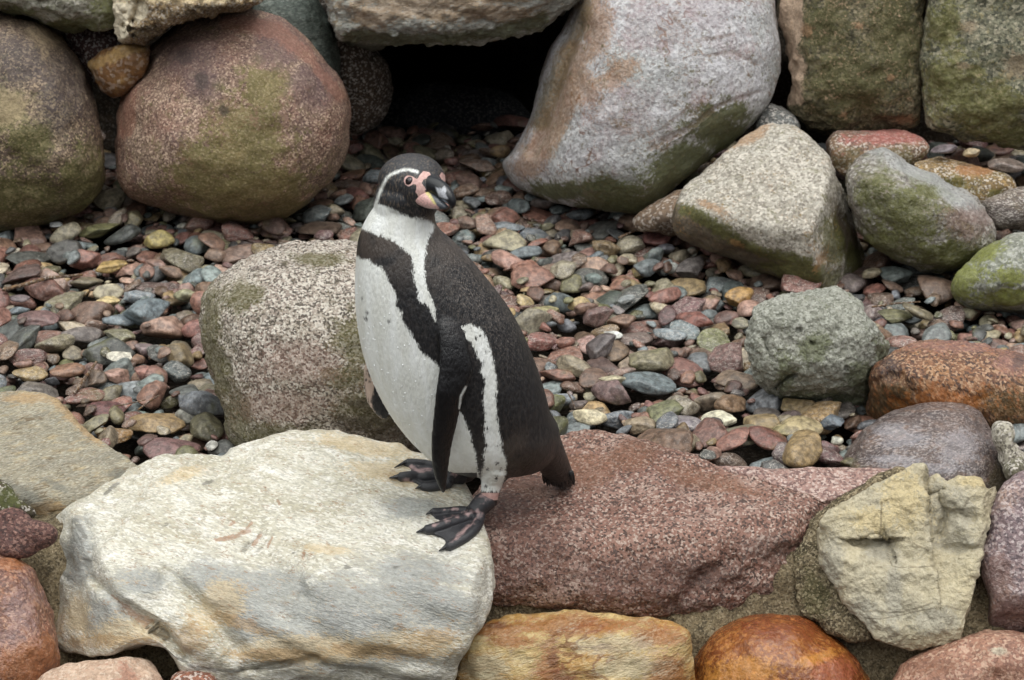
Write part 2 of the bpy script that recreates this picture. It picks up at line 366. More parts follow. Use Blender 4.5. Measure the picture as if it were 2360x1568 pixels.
rock('slab', 'grey and rust streaked slab roofing the dark cave',
     [(738, -140), (1000, -190), (1300, -170), (1380, -90), (1332, 0), (1292, 30), (1232, 62), (1172, 85), (1100, 96), (1010, 99), (930, 103), (850, 106), (802, 101), (776, 86), (756, 42), (745, 0)],
     [BP(1000, 40, 5.12, (-.05, -1, .28)), BP(770, 40, 5.16, (-.8, -1, .2)), BP(1200, 60, 5.17, (.15, -1, -.75)), (BP(900, 92, 5.15, (0, -1, -1.2)))], E=.07, k=3.5, Tb=1.7, sm=.012,
     strata=((.1, 0, 1), 55, .007), noise=((4, .014), (12, .006), (30, .0055), (70, .003)), c1=(172, 174, 168), c2=(150, 150, 142), c3=(188, 190, 186), stretch=(1, 1, 2.4), rot=(0, math.radians(8), 0), patch=7, grain=120, gcon=.4, gd=(104, 100, 90), gl=(205, 204, 198), rough=.75, bump=.8, bscale=45, fine=.32, m=.9,
     masks=[((158, 116, 66), 1.0, 26, [(960, 15, 170, 30, 4), (1120, 30, 110, 22), (860, 40, 60, 30), (1060, 0, 160, 14)], .5), ((78, 82, 44), .7, 20, [('line', [(800, 92), (930, 94), (1040, 84), (1150, 70), (1250, 40)], 13)], .75)])
rock('boulder', 'large leaning pale lilac-grey boulder with rusty veins, beside the cave mouth',
     [(1163, 378), (1185, 350), (1212, 290), (1230, 220), (1250, 160), (1275, 110), (1300, 70), (1322, 20), (1350, -60), (1430, -150), (1650, -160), (1760, -60), (1786, 50), (1791, 120), (1781, 190), (1755, 250), (1715, 300), (1660, 352), (1600, 402), (1550, 442), (1510, 480), (1470, 492), (1400, 486), (1330, 475), (1260, 460), (1210, 437), (1178, 410)],
     [BP(1500, 250, 4.92, (.0, -1, .35)), BP(1290, 220, 5.02, (-1, -.8, .35))], E=.24, k=2.3, Tb=.4, sm=.02, noise=((2.5, .022), (7, .008), (25, .002)),
     c1=(198, 196, 200), c2=(166, 168, 166), c3=(176, 164, 166), patch=5, grain=150, gcon=.45, gd=(120, 114, 112), gl=(222, 222, 222), rough=.55, bump=.5, fine=.22, m=.98, veins=[((128, 92, 68), 5.5, .009), ((120, 84, 64), 9, .008)],
     masks=[((158, 112, 66), .7, 8, [('line', [(1330, 120), (1290, 230), (1250, 320), (1215, 380)], 34), (1330, 200, 60, 50), (1370, 60, 40, 80), (1420, 170, 60, 26, -30)], .58), ((104, 88, 50), .7, 14, [('line', [(1345, 20), (1300, 130), (1265, 200), (1240, 280)], 20)], .6), ((80, 84, 40), .9, 22, [(1400, 440, 130, 26), (1560, 400, 130, 55, -40), (1650, 300, 60, 60), (1680, 330, 60, 40, -40), (1450, 470, 130, 26), (1690, 260, 46, 26), (1300, 440, 90, 22)], .9), ((136, 112, 118), .9, 6, [(1500, 60, 80, 60), (1430, 250, 90, 60), (1640, 20, 60, 50)], .3), ((112, 88, 70), .45, 26, [('line', [(1500, 345), (1590, 300), (1660, 245), (1745, 210)], 4), ('line', [(1610, 130), (1690, 120), (1740, 150)], 4), ('line', [(1540, 20), (1600, 95), (1690, 80)], 4), ('line', [(1450, 330), (1530, 300), (1600, 240)], 3)], .4)],
     grooves=[([(1335, 60), (1290, 170), (1250, 280), (1225, 350)], 16, .035), ([(1500, 345), (1590, 300), (1660, 245), (1745, 210)], 4, .006), ([(1610, 130), (1690, 120), (1740, 150)], 4, .005), ([(1640, 90), (1665, 170), (1655, 230)], 4, .005)])
rock('block', 'olive mossy granite block with a pink broken edge beside the leaning boulder',
     [(1786, -100), (1900, -130), (2080, -120), (2138, -80), (2136, 0), (2130, 60), (2121, 120), (2118, 200), (2121, 250), (2112, 294), (2050, 306), (1950, 306), (1872, 300), (1836, 276), (1818, 236), (1830, 190), (1820, 140), (1813, 90), (1798, 30)],
     [BP(1980, 150, 5.12, (.05, -1, .18)), BP(1840, 150, 5.14, (-1, -.55, .1)), BP(2000, 290, 5.15, (0, -1, -.5))], E=.06, k=4, Tb=.5, sm=.008, noise=((5, .014), (16, .009), (45, .003)),
     c1=(104, 98, 74), c2=(88, 84, 64), c3=(118, 108, 84), patch=7, grain=170, gcon=.6, gd=(52, 48, 38), gl=(150, 136, 112), rough=.7, bump=.7, bscale=60,
     masks=[((82, 80, 40), 1.0, 24, [(1960, 190, 110, 90), (2060, 90, 60, 110), (1900, 60, 60, 60)], .6), ((196, 170, 148), .6, 18, [('poly', [(1800, -20), (1845, -20), (1852, 60), (1838, 110), (1856, 150), (1842, 200), (1852, 240), (1818, 240), (1805, 100)], 8)], .85), ((160, 126, 96), .5, 30, [(1860, 70, 14, 14), (1980, 60, 10, 6), (2050, 180, 8, 8), (1945, 260, 8, 6), (2080, 275, 24, 10)], .7)])
rock('block', 'grey-green block with yellow moss patches, beside the olive block',
     [(2146, -110), (2300, -130), (2500, -110), (2520, 100), (2490, 340), (2420, 350), (2330, 339), (2260, 326), (2180, 311), (2131, 292), (2121, 220), (2126, 150), (2131, 70), (2141, 10)],
     [BP(2280, 150, 5.05, (-.08, -1, .15)), BP(2150, 150, 5.08, (-1, -.8, 0)), BP(2300, 318, 5.08, (0, -1, -.6))], E=.06, k=4, Tb=.5, sm=.008, noise=((5, .012), (16, .007), (45, .003)),
     c1=(126, 124, 104), c2=(112, 112, 92), c3=(140, 134, 114), patch=7, grain=150, gcon=.65, gd=(58, 60, 52), gl=(176, 168, 146), rough=.7, bump=.7, bscale=60,
     masks=[((106, 104, 46), 1.0, 24, [(2200, 200, 70, 80), (2280, 250, 90, 60), (2180, 60, 40, 60), (2330, 310, 60, 30)], .65), ((160, 140, 116), .6, 24, [(2340, 150, 24, 30), (2230, 60, 20, 14), (2220, 150, 14, 10)], .6)])
rock('stone', 'grey angular stone in the dark gap below the olive block',
     [(1742, 300), (1758, 262), (1778, 244), (1830, 268), (1850, 300), (1830, 330), (1770, 330)], [BP(1790, 280, 5.1, (-.2, -1, .6))], E=.05, k=3, Tb=.15, c1=(112, 114, 112), c2=(96, 98, 96), rough=.7)
rock('stone', 'flat reddish stone under the olive block, behind the mossy boulder',
     [(1905, 335), (1920, 312), (1960, 307), (2040, 308), (2110, 314), (2142, 335), (2130, 362), (2100, 392), (2040, 420), (1970, 420), (1920, 390)], [BP(2020, 350, 4.98, (0, -1, .3)), BP(2020, 322, 5.0, (0, -.4, 1))], E=.05, k=2.6, Tb=.25, c1=(134, 104, 88), c2=(114, 94, 74), c3=(150, 100, 92), rough=.6, masks=[((160, 92, 88), .7, 16, [(2060, 316, 90, 12)], .6), ((96, 92, 50), .9, 20, [(2060, 370, 60, 30), (1960, 370, 50, 30)], .5)])
rock('stone', 'ochre slab-like stone between the egg-shaped boulder and the yellow-mossed block',
     [(2108, 384), (2128, 370), (2170, 368), (2240, 382), (2300, 396), (2332, 416), (2333, 440), (2295, 470), (2240, 470), (2180, 430)], [BP(2230, 430, 4.86, (0, -1, .3)), BP(2230, 400, 4.88, (.1, -.35, 1))], E=.03, k=3, Tb=.2, sm=.006, c1=(136, 112, 76), c2=(116, 98, 62), c3=(158, 130, 84), rough=.55, masks=[((150, 104, 66), .7, 16, [(2250, 392, 50, 10)], .7), (MOSS, .8, 20, [(2200, 425, 40, 14), (2300, 450, 30, 14)], .6)])
rock('stone', 'purplish grey streaked stone behind the egg-shaped mossy boulder',
     [(2262, 470), (2300, 448), (2350, 432), (2430, 430), (2460, 480), (2430, 535), (2350, 532), (2290, 525)], [BP(2350, 480, 4.75, (0, -1, .4))], E=.08, k=2.4, Tb=.15, c1=(112, 100, 92), c2=(96, 86, 82), c3=(124, 112, 98), stretch=(1, 1, 3), rough=.5)
rock('boulder', 'small brown boulder tucked between the leaning boulder and the triangular granite',
     [(1460, 512), (1490, 478), (1530, 450), (1570, 436), (1620, 450), (1610, 530), (1560, 545), (1490, 540)], [BP(1540, 490, 4.85, (-.2, -1, .5))], E=.1, k=2.3, Tb=.15, c1=(126, 104, 84), c2=(108, 90, 74), c3=(136, 116, 96), grain=170, gcon=.45, rough=.7)
rock('boulder', 'triangular granite boulder with a pale top face and dark mossy flank',
     [(1556, 520), (1560, 472), (1580, 427), (1638, 386), (1690, 342), (1740, 303), (1790, 287), (1842, 295), (1886, 326), (1916, 372), (1940, 427), (1956, 482), (1975, 540), (1987, 592), (1975, 645), (1930, 668), (1870, 675), (1800, 645), (1700, 600), (1620, 575), (1568, 548)],
     [BP(1740, 450, 4.66, (-.15, -.62, .8)), BP(1700, 560, 4.62, (-.35, -1, -.15)), BP(1955, 560, 4.72, (1, -.6, .15))], E=.09, k=3.0, Tb=.35, sm=.008, noise=((4, .014), (12, .006), (40, .0022)),
     c1=(172, 166, 154), c2=(156, 150, 138), c3=(184, 179, 168), patch=5, grain=200, gcon=.55, gd=(104, 94, 84), gl=(216, 208, 196), rough=.7, m=.95,
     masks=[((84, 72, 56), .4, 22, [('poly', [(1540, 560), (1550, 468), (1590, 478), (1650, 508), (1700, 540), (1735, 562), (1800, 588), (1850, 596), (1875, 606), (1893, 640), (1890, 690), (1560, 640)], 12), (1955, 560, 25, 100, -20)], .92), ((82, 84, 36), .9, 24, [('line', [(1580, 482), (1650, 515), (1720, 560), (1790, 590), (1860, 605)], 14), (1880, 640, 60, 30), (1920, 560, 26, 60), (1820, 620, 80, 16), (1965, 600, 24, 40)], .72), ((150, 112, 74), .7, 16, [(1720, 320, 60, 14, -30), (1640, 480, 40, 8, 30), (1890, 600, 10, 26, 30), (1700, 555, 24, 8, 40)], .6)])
rock('boulder', 'egg-shaped grey boulder with a thick green moss patch, beside the triangular granite',
     [(1945, 430), (1953, 385), (1990, 348), (2028, 333), (2055, 342), (2082, 363), (2112, 385), (2180, 410), (2240, 440), (2280, 482), (2302, 530), (2296, 572), (2260, 607), (2200, 626), (2140, 626), (2080, 607), (2030, 577), (1985, 537), (1958, 488)],
     [BP(2110, 500, 4.6, (-.1, -1, .1)), BP(2170, 420, 4.66, (.25, -.45, 1))], E=.13, k=2.4, Tb=.25, sm=.012, noise=((4, .012), (12, .006), (40, .0028)),
     c1=(142, 136, 128), c2=(124, 116, 108), c3=(160, 156, 150), grain=150, gcon=.55, gd=(76, 70, 62), gl=(196, 192, 186), rough=.6, bump=.6,
     masks=[((90, 92, 34), .95, 26, [(2020, 440, 60, 60), (2090, 490, 100, 70), (2060, 560, 80, 50), (2180, 590, 110, 36), (2130, 440, 60, 20)], .78), ((168, 170, 170), .6, 14, [(2130, 400, 110, 20, 22), (2040, 345, 40, 14), (2210, 450, 60, 20, 30)], .6), ((122, 94, 86), .7, 16, [(2230, 510, 50, 40), (2270, 500, 24, 24)], .55)])
rock('boulder', 'grey boulder with yellow-green moss on its shoulder, below the egg-shaped boulder',
     [(2198, 662), (2214, 626), (2256, 582), (2310, 546), (2362, 532), (2440, 545), (2490, 610), (2470, 690), (2390, 722), (2300, 716), (2228, 702)], [BP(2340, 630, 4.42, (-.1, -1, .35))], E=.14, k=2.3, Tb=.2, c1=(142, 142, 132), c2=(126, 128, 116), c3=(154, 154, 146), grain=170, gcon=.5, gd=(84, 86, 76), gl=(188, 188, 180), rough=.65,
     masks=[((112, 116, 42), .8, 22, [(2225, 640, 30, 50, 30), (2270, 580, 50, 22, -30), (2330, 690, 80, 20), (2330, 640, 40, 24)], .8)])

# ---------------------------------------------------------------- boulders in the gravel
rock('boulder', 'coarse pink and white granite boulder behind the penguin, mossy at its foot',
     [(453, 770), (455, 720), (470, 672), (510, 627), (570, 592), (630, 571), (700, 558), (780, 555), (850, 566), (930, 605), (990, 690), (1015, 790), (1020, 900), (1005, 1000), (960, 1050), (880, 1065), (700, 1065), (600, 1055), (540, 1024), (518, 965), (490, 900), (466, 825)],
     [BP(730, 800, 3.74, (-.05, -1, .35)), BP(720, 640, 3.83, (0, -.5, 1))], E=.17, k=2.3, Tb=.2, sm=.03, noise=((3.5, .014), (10, .006), (40, .003), (110, .0016)),
     c1=(176, 162, 150), c2=(190, 178, 164), c3=(158, 142, 132), patch=9, grain=270, gcon=.85, gd=(84, 76, 68), gl=(232, 224, 212), pd=.24, pl=.32, rough=.68, bump=.8, bscale=130, m=.95,
     masks=[((96, 92, 44), .95, 30, [(480, 750, 24, 110, 4), (500, 880, 30, 80), (600, 1020, 120, 40), (860, 940, 80, 50), (560, 690, 50, 36), (730, 600, 60, 16), (820, 780, 50, 60), (540, 960, 40, 60), (800, 870, 60, 30), (470, 800, 16, 140)], .7), ((66, 56, 42), .7, 24, [(900, 985, 70, 50), (830, 985, 60, 24), (860, 930, 50, 14), (960, 1000, 60, 50)], .75), ((150, 112, 100), .8, 14, [(680, 840, 90, 50), (640, 940, 90, 40)], .4)])
rock('boulder', 'pale grey-green pitted boulder standing on the gravel, alone beside the orange boulder',
     [(1728, 765), (1738, 718), (1775, 690), (1830, 680), (1882, 672), (1926, 669), (1972, 690), (2002, 732), (2036, 770), (2054, 806), (2050, 850), (2018, 900), (1988, 930), (1950, 936), (1880, 926), (1805, 921), (1765, 896), (1736, 856), (1726, 810)],
     [BP(1880, 800, 3.93, (-.08, -1, .28)), BP(1900, 700, 3.98, (0, -.5, 1)), BP(2030, 860, 3.99, (1, -.8, -.2)), BP(1890, 905, 3.96, (0, -1, -.7))], E=.07, k=2.8, Tb=.17, sm=.012, noise=((6, .009), (18, .004), (45, .0032), (110, .002)), n=190,
     c1=(162, 162, 150), c2=(148, 149, 138), c3=(174, 173, 163), patch=8, grain=230, gcon=.5, gd=(96, 98, 84), gl=(200, 200, 190), rough=.75, bump=.9, bscale=120,
     masks=[((84, 90, 46), .95, 34, [(1990, 880, 40, 40), (1940, 920, 70, 18), (1850, 915, 80, 14), (1880, 800, 40, 30), (1810, 860, 20, 40), (2035, 820, 20, 40)], .65)],
     grooves=[([(1790, 890), (1812, 868), (1830, 862)], 9, .028), ([(1760, 780), (1775, 820)], 6, .014), ([(1840, 760), (1842, 762)], 6, .012), ([(1870, 790), (1872, 792)], 5, .01), ([(1905, 830), (1910, 832)], 6, .01), ([(1930, 760), (1932, 762)], 6, .01), ([(1800, 725), (1802, 727)], 5, .008), ([(1950, 850), (1953, 852)], 5, .01)])
rock('boulder', 'long rusty orange gneiss boulder beside the grey-green boulder',
     [(1995, 920), (2004, 872), (2028, 832), (2080, 801), (2150, 785), (2240, 790), (2310, 800), (2380, 830), (2460, 880), (2480, 1000), (2420, 1090), (2330, 1080), (2200, 1040), (2100, 1020), (2020, 1000), (2002, 965)],
     [BP(2180, 880, 3.86, (-.05, -1, .35)), BP(2200, 820, 3.9, (0, -.4, 1)), BP(2060, 930, 3.89, (-.3, -1, -.6))], E=.09, k=2.5, Tb=.2, sm=.012, noise=((5, .01), (14, .006), (45, .003)),
     c1=(138, 98, 70), c2=(112, 80, 64), c3=(150, 110, 76), patch=10, grain=260, gcon=.75, gd=(62, 52, 50), gl=(186, 152, 122), rough=.5, bump=.6, stretch=(1, 1, .55), rot=(0, .5, 0),
     masks=[((82, 68, 38), .8, 20, [(2060, 920, 60, 40), (2030, 950, 30, 30), (2330, 930, 90, 30), (2340, 990, 80, 40)], .7), ((150, 112, 104), .7, 18, [(2220, 800, 140, 16), (2330, 840, 40, 30)], .55), ((62, 58, 60), .6, 26, [(2345, 840, 14, 20), (2050, 850, 24, 30)], .6), ((170, 100, 38), .9, 26, [(2170, 930, 110, 30)], .5)],
     grooves=[([(2010, 880), (2075, 868), (2110, 905)], 12, .01)])
rock('boulder', 'smooth wet purple-brown boulder in front of the rusty orange boulder',
     [(1936, 1090), (1955, 1042), (2000, 992), (2060, 952), (2130, 931), (2200, 926), (2256, 945), (2298, 1000), (2320, 1060), (2330, 1115), (2290, 1180), (2150, 1200), (2000, 1170), (1950, 1130)],
     [BP(2130, 1040, 3.66, (-.05, -.75, .8))], E=.15, k=2.2, Tb=.15, noise=((4, .01), (12, .005), (40, .0015)), stretch=(1, 1.5, 2.2), rot=(.2, .3, .4),
     c1=(104, 88, 82), c2=(82, 71, 69), c3=(120, 97, 84), patch=9, grain=230, gcon=.5, gd=(58, 50, 50), gl=(172, 160, 154), rough=.3, bump=.3, spec=.6,
     masks=[((160, 158, 164), .9, 24, [(2080, 1010, 60, 24), (2140, 1080, 80, 14), (2210, 1030, 50, 40), (2060, 1060, 60, 14)], .4), ((84, 78, 44), .8, 20, [(2300, 1110, 22, 50), (1960, 1080, 24, 22)], .5)],
     grooves=[([(2145, 985), (2165, 1020), (2215, 1045)], 5, .006)])
rock('stone', 'knobbly white and grey stone beside the wet purple-brown boulder',
     [(2292, 1008), (2300, 985), (2316, 978), (2334, 990), (2340, 1020), (2362, 1042), (2385, 1060), (2380, 1090), (2340, 1092), (2312, 1070), (2305, 1040)], [BP(2330, 1040, 3.62, (0, -1, .6))], E=.05, k=2.2, Tb=.07, c1=(178, 172, 158), c2=(150, 144, 128), c3=(120, 110, 84), rough=.6, noise=((10, .01), (30, .004)))
rock('stone', 'small round mossy grey stone beside the knobbly white stone',
     [(2318, 1080), (2336, 1062), (2360, 1066), (2366, 1088), (2350, 1108), (2326, 1106)], [BP(2342, 1085, 3.58, (0, -1, .6))], E=.04, k=2, Tb=.05, c1=(132, 126, 108), c2=(112, 108, 90), rough=.7)

# ---------------------------------------------------------------- the front wall of set stones
tA = (at_z(150, 1030, .045), (-.05, -.3, 1))
rock('slab', 'sloping beige-grey foliated slab beside the white rock',
     [(-80, 920), (0, 904), (60, 902), (122, 914), (162, 958), (220, 1000), (270, 1030), (318, 1062), (333, 1083), (295, 1112), (225, 1146), (150, 1184), (96, 1197), (60, 1166), (22, 1136), (0, 1121), (-80, 1080)],
     [tA, (on(tA, 100, 1150), (-.2, -1, .1))], E=.025, k=3, Tb=.16, sm=.01, noise=((5, .012), (15, .005), (50, .002)), stretch=(1, 1, 4), rot=(.5, .25, .3),
     c1=(164, 156, 136), c2=(146, 140, 124), c3=(176, 160, 128), patch=9, grain=200, gcon=.4, gd=(96, 92, 80), gl=(206, 202, 188), rough=.6, bump=.5, bscale=60, veins=[((110, 92, 66), 12, .03)],
     masks=[((186, 146, 92), .8, 20, [('line', [(130, 920), (170, 965), (225, 1005)], 14), (60, 920, 60, 12), (110, 1170, 40, 14)], .5), ((92, 96, 92), .7, 18, [(60, 1140, 60, 14, 30), (130, 1120, 40, 10, 30), (280, 1090, 30, 14)], .5), ((66, 60, 46), .5, 26, [('line', [(330, 1084), (296, 1112), (230, 1142), (150, 1182)], 6)], .7)])
pT = (at_z(900, 1180, .05), (-.03, -.2, 1)); pF = (on(pT, 640, 1345), (-.06, -.8, .62))
WHITE = rock('rock', 'big white and cream rock with yellow stains that the penguin stands on',
     [(92, 1320), (100, 1240), (132, 1178), (200, 1135), (268, 1100), (312, 1070), (380, 1046), (480, 1040), (512, 1040), (545, 1024), (600, 1012), (640, 1006), (680, 998), (760, 1000), (850, 1016), (920, 1030), (975, 1055), (1060, 1110), (1090, 1160), (1110, 1220), (1124, 1280), (1133, 1345), (1112, 1420), (1085, 1470), (1062, 1525), (1010, 1600), (800, 1650), (560, 1640), (440, 1570), (400, 1525), (370, 1500), (300, 1498), (240, 1510), (180, 1508), (116, 1468), (94, 1395)],
     [pT, pF, (on(pT, 190, 1230), (-.9, -.6, .45)), (on(pF, 700, 1500), (0, -1, -.15)), (on(pT, 1105, 1300), (.9, -.35, .35))], E=.035, k=3.5, Tb=.25, sm=.010, n=260, strata=((.25, -.3, 1), 42, .006), center=(620, 1300), noise=((4, .010), (11, .006), (28, .0019), (70, .0007)), stretch=(1, 1.6, 3.0), rot=(.3, -.25, .15),
     c1=(208, 204, 190), c2=(184, 178, 158), c3=(222, 219, 210), patch=6, grain=160, gcon=.45, gd=(146, 142, 132), gl=(240, 238, 232), rough=.42, bump=.36, bscale=60, fine=.16, m=.98,
     masks=[((142, 145, 144), .8, 14, [(800, 1410, 240, 90), (580, 1420, 110, 70, 40), (960, 1330, 120, 60), (500, 1330, 110, 40), (1000, 1400, 90, 90), (230, 1420, 70, 60), (950, 1170, 70, 30), (620, 1350, 140, 40), (180, 1280, 40, 90), (750, 1500, 260, 40), (330, 1340, 60, 30)], .75), ((198, 172, 124), .75, 14, [(840, 1035, 130, 18, 8), (930, 1110, 100, 24, 10), (880, 1080, 80, 20), (420, 1100, 60, 16, -25), (500, 1400, 50, 70, 40), (300, 1460, 90, 30), (180, 1420, 30, 50), (700, 1500, 200, 30), (950, 1480, 110, 30), (760, 1270, 50, 12)], .5), ((150, 112, 54), .8, 22, [(250, 1480, 110, 16), (560, 1440, 70, 14, 20), (1000, 1470, 60, 20), (140, 1440, 14, 40), (640, 1510, 120, 14), (440, 1470, 40, 40, 50), (880, 1500, 150, 16), (970, 1110, 60, 10)], .5), ((146, 100, 66), .7, 30, [('line', [(500, 1248), (545, 1240), (575, 1225)], 5), ('line', [(585, 1255), (600, 1232)], 4), ('line', [(568, 1222), (580, 1208)], 3), ('line', [(617, 1262), (627, 1240)], 3), ('line', [(530, 1215), (540, 1210)], 3), ('line', [(640, 1156), (645, 1168)], 2), ('line', [(698, 1285), (703, 1276)], 3), ('line', [(262, 1372), (300, 1410), (345, 1440)], 4)], .6), ((92, 90, 84), .5, 30, [('line', [(170, 1200), (198, 1240)], 4), ('line', [(270, 1110), (240, 1130)], 4), ('line', [(140, 1320), (160, 1335)], 5), (800, 1312, 8, 6), (912, 1308, 8, 4), (385, 1220, 5, 4), (480, 1112, 16, 4, -30), ('line', [(380, 1500), (450, 1540), (600, 1545), (700, 1530)], 4)], .65)],
     grooves=[([(420, 1238), (520, 1262), (640, 1300)], 26, .010), ([(560, 1290), (660, 1330), (700, 1372)], 24, .010), ([(215, 1335), (300, 1410), (380, 1465), (430, 1515)], 12, .026), ([(390, 1330), (450, 1400), (500, 1440), (540, 1490)], 26, .024), ([(560, 1275), (610, 1225)], 4, .006), ([(590, 1280), (632, 1235)], 4, .006), ([(625, 1285), (655, 1245)], 4, .006), ([(660, 1300), (685, 1262)], 4, .006), ([(700, 1370), (690, 1330), (700, 1285)], 8, .01), ([(560, 1545), (700, 1525), (730, 1518)], 6, .012), ([(780, 1300), (860, 1315), (960, 1335), (1060, 1315)], 5, .004), ([(880, 1140), (960, 1150), (1010, 1140)], 5, .004), ([(480, 1045), (450, 1085)], 6, .006), ([(310, 1075), (330, 1110)], 6, .006), ([(190, 1190), (215, 1250), (210, 1310)], 14, .014), ([(200, 1300), (180, 1350)], 10, .01), ([(240, 1345), (215, 1270)], 10, .008)])
gT = (at_z(1450, 1110, .035), (.0, -.16, 1)); gF = (on(gT, 1450, 1235), (.03, -.85, .5))
RED = rock('rock', 'wide reddish granite rock beside the white rock, under the penguin tail',
     [(1060, 1200), (1090, 1130), (1140, 1085), (1220, 1040), (1300, 1002), (1362, 995), (1450, 1006), (1540, 1038), (1640, 1074), (1700, 1084), (1760, 1103), (1830, 1132), (1912, 1166), (1875, 1208), (1852, 1270), (1858, 1335), (1832, 1370), (1780, 1392), (1690, 1419), (1610, 1427), (1500, 1416), (1400, 1418), (1300, 1412), (1200, 1402), (1120, 1392), (1070, 1320)],
     [gT, gF, (on(gF, 1700, 1330), (.35, -1, -.1)), (on(gF, 1300, 1385), (0, -1, -.5)), (on(gT, 1860, 1180), (.8, -.6, .3))], E=.025, k=3.5, Tb=.2, sm=.014, n=210, noise=((4, .010), (12, .006), (40, .0028), (100, .0012)),
     c1=(160, 120, 104), c2=(140, 100, 86), c3=(178, 146, 132), patch=4, grain=270, gcon=.9, gd=(76, 57, 50), gl=(206, 182, 168), pl=.2, rough=.38, bump=.5, bscale=110, spec=.6, m=.82,  # pale grains are crystals and also paint in wet highlights
     masks=[((134, 88, 56), .8, 14, [(1330, 1080, 110, 50), (1640, 1110, 120, 20, 15), (1230, 1120, 60, 30), (1450, 1060, 60, 30)], .5), ((90, 60, 52), .6, 10, [(1170, 1180, 60, 60), (1250, 1110, 90, 20), (1220, 1270, 100, 60), (1480, 1340, 200, 60), (1180, 1330, 60, 60)], .5), ((76, 56, 50), .7, 16, [(1640, 1330, 60, 40), (1600, 1395, 90, 16), (1770, 1260, 60, 30), (1800, 1370, 60, 20)], .45)],
     grooves=[([(1690, 1290), (1620, 1330), (1560, 1395)], 18, .016), ([(1660, 1360), (1760, 1300), (1850, 1260)], 22, .008)])
rock('stone', 'thin wedge of reddish granite cracked off the wide reddish rock',
     [(1655, 1078), (1780, 1084), (1880, 1078), (1965, 1075), (2066, 1072), (2070, 1082), (2010, 1108), (1960, 1136), (1914, 1170), (1850, 1145), (1795, 1123), (1745, 1104), (1690, 1088)],
     [(at_z(1880, 1110, .03), (.02, -.2, 1)), (on((at_z(1880, 1110, .03), (.02, -.2, 1)), 1940, 1140), (.5, -1, .1))], E=.015, k=4, Tb=.08, sm=.006, center=(1880, 1108), noise=((8, .006), (30, .002)),
     c1=(164, 132, 122), c2=(148, 118, 110), c3=(176, 148, 136), grain=240, gcon=.7, gd=(96, 72, 70), gl=(206, 186, 176), rough=.45, bump=.5, m=.92)
lF = (at_y(2050, 1290, 3.345), (-.12, -.8, .62)); 
rock('limestone', 'angular sandy-yellow limestone block with a cracked corner and a small hollow',
     [(1893, 1290), (1880, 1245), (1890, 1208), (1945, 1165), (2000, 1132), (2060, 1098), (2105, 1080), (2124, 1073), (2131, 1080), (2134, 1112), (2160, 1096), (2185, 1112), (2215, 1100), (2258, 1104), (2276, 1125), (2296, 1120), (2300, 1140), (2285, 1185), (2270, 1255), (2252, 1345), (2232, 1420), (2212, 1478), (2160, 1490), (2110, 1497), (2040, 1482), (1988, 1440), (1932, 1360)],
     [lF, (on(lF, 1920, 1280), (-.85, -.7, .2)), (on(lF, 2258, 1300), (.9, -.6, .3)), (on(lF, 2080, 1460), (-.05, -1, -.1)), (on(lF, 1960, 1400), (-.8, -1, -.1))], E=.015, k=5, Tb=.2, sm=.006, n=230, center=(2085, 1300), noise=((6, .007), (18, .005), (50, .0025), (120, .001)),
     c1=(192, 180, 150), c2=(182, 173, 150), c3=(200, 189, 162), patch=8, grain=220, gcon=.22, gd=(140, 128, 100), gl=(222, 212, 186), rough=.72, bump=.5, bscale=80, fine=.12, m=.9,
     masks=[((158, 154, 142), .6, 14, [(2190, 1180, 60, 60), (2160, 1140, 24, 40), (2200, 1250, 50, 20), (2030, 1270, 40, 22), (1920, 1290, 24, 60), (2060, 1380, 20, 90), (2150, 1430, 60, 30), (1990, 1420, 40, 40)], .6), ((206, 184, 132), .6, 14, [(2080, 1150, 50, 60), (2020, 1200, 50, 30), (2250, 1110, 40, 12)], .5), ((92, 82, 62), .3, 40, [('line', [(2032, 1160), (2030, 1200), (2026, 1228)], 2), ('line', [(2045, 1252), (2085, 1246), (2140, 1268)], 2.2), ('line', [(1985, 1412), (2020, 1408), (2050, 1412), (2080, 1410), (2110, 1404), (2150, 1390)], 1.8), ('line', [(1990, 1425), (2030, 1427), (2060, 1421), (2120, 1408), (2180, 1399), (2220, 1406)], 1.6), ('line', [(2046, 1275), (2053, 1290), (2056, 1306), (2090, 1310), (2150, 1305)], 1.4), ('line', [(2232, 1150), (2222, 1172), (2200, 1170)], 2.5)], .5)],
     strata=((0, -.2, 1), 60, .003), grooves=[([(1985, 1240), (2005, 1233), (2022, 1231), (2046, 1240)], 4.5, .03, 1), ([(2048, 1240), (2056, 1275)], 4, .012, 1), ([(2134, 1090), (2140, 1180), (2160, 1250), (2155, 1310)], 8, .03, -1), ([(2170, 1150), (2180, 1190), (2165, 1230)], 10, .018), ([(2200, 1180), (2240, 1200)], 16, .012), ([(2180, 1265), (2260, 1265)], 9, .012), ([(2140, 1140), (2175, 1130)], 6, .012)])
rock('boulder', 'purple-grey granite boulder next to the sandy limestone block',
     [(2288, 1165), (2318, 1112), (2362, 1086), (2460, 1075), (2500, 1200), (2500, 1430), (2400, 1450), (2292, 1447), (2277, 1382), (2263, 1300), (2274, 1225)],
     [(at_y(2350, 1260, 3.36), (-.1, -.8, .6)), (at_y(2350, 1420, 3.315), (0, -1, -.4))], E=.05, k=2.6, Tb=.2, noise=((5, .01), (14, .005), (45, .002)), c1=(146, 126, 124), c2=(128, 110, 112), c3=(160, 136, 126), grain=230, gcon=.65, gd=(82, 72, 78), gl=(192, 178, 176), rough=.4, bump=.5,
     masks=[((108, 78, 66), .7, 12, [(2340, 1420, 70, 40), (2300, 1330, 30, 60)], .55)])
yF = (at_y(1330, 1500, 3.24), (0, -.85, .5)); 
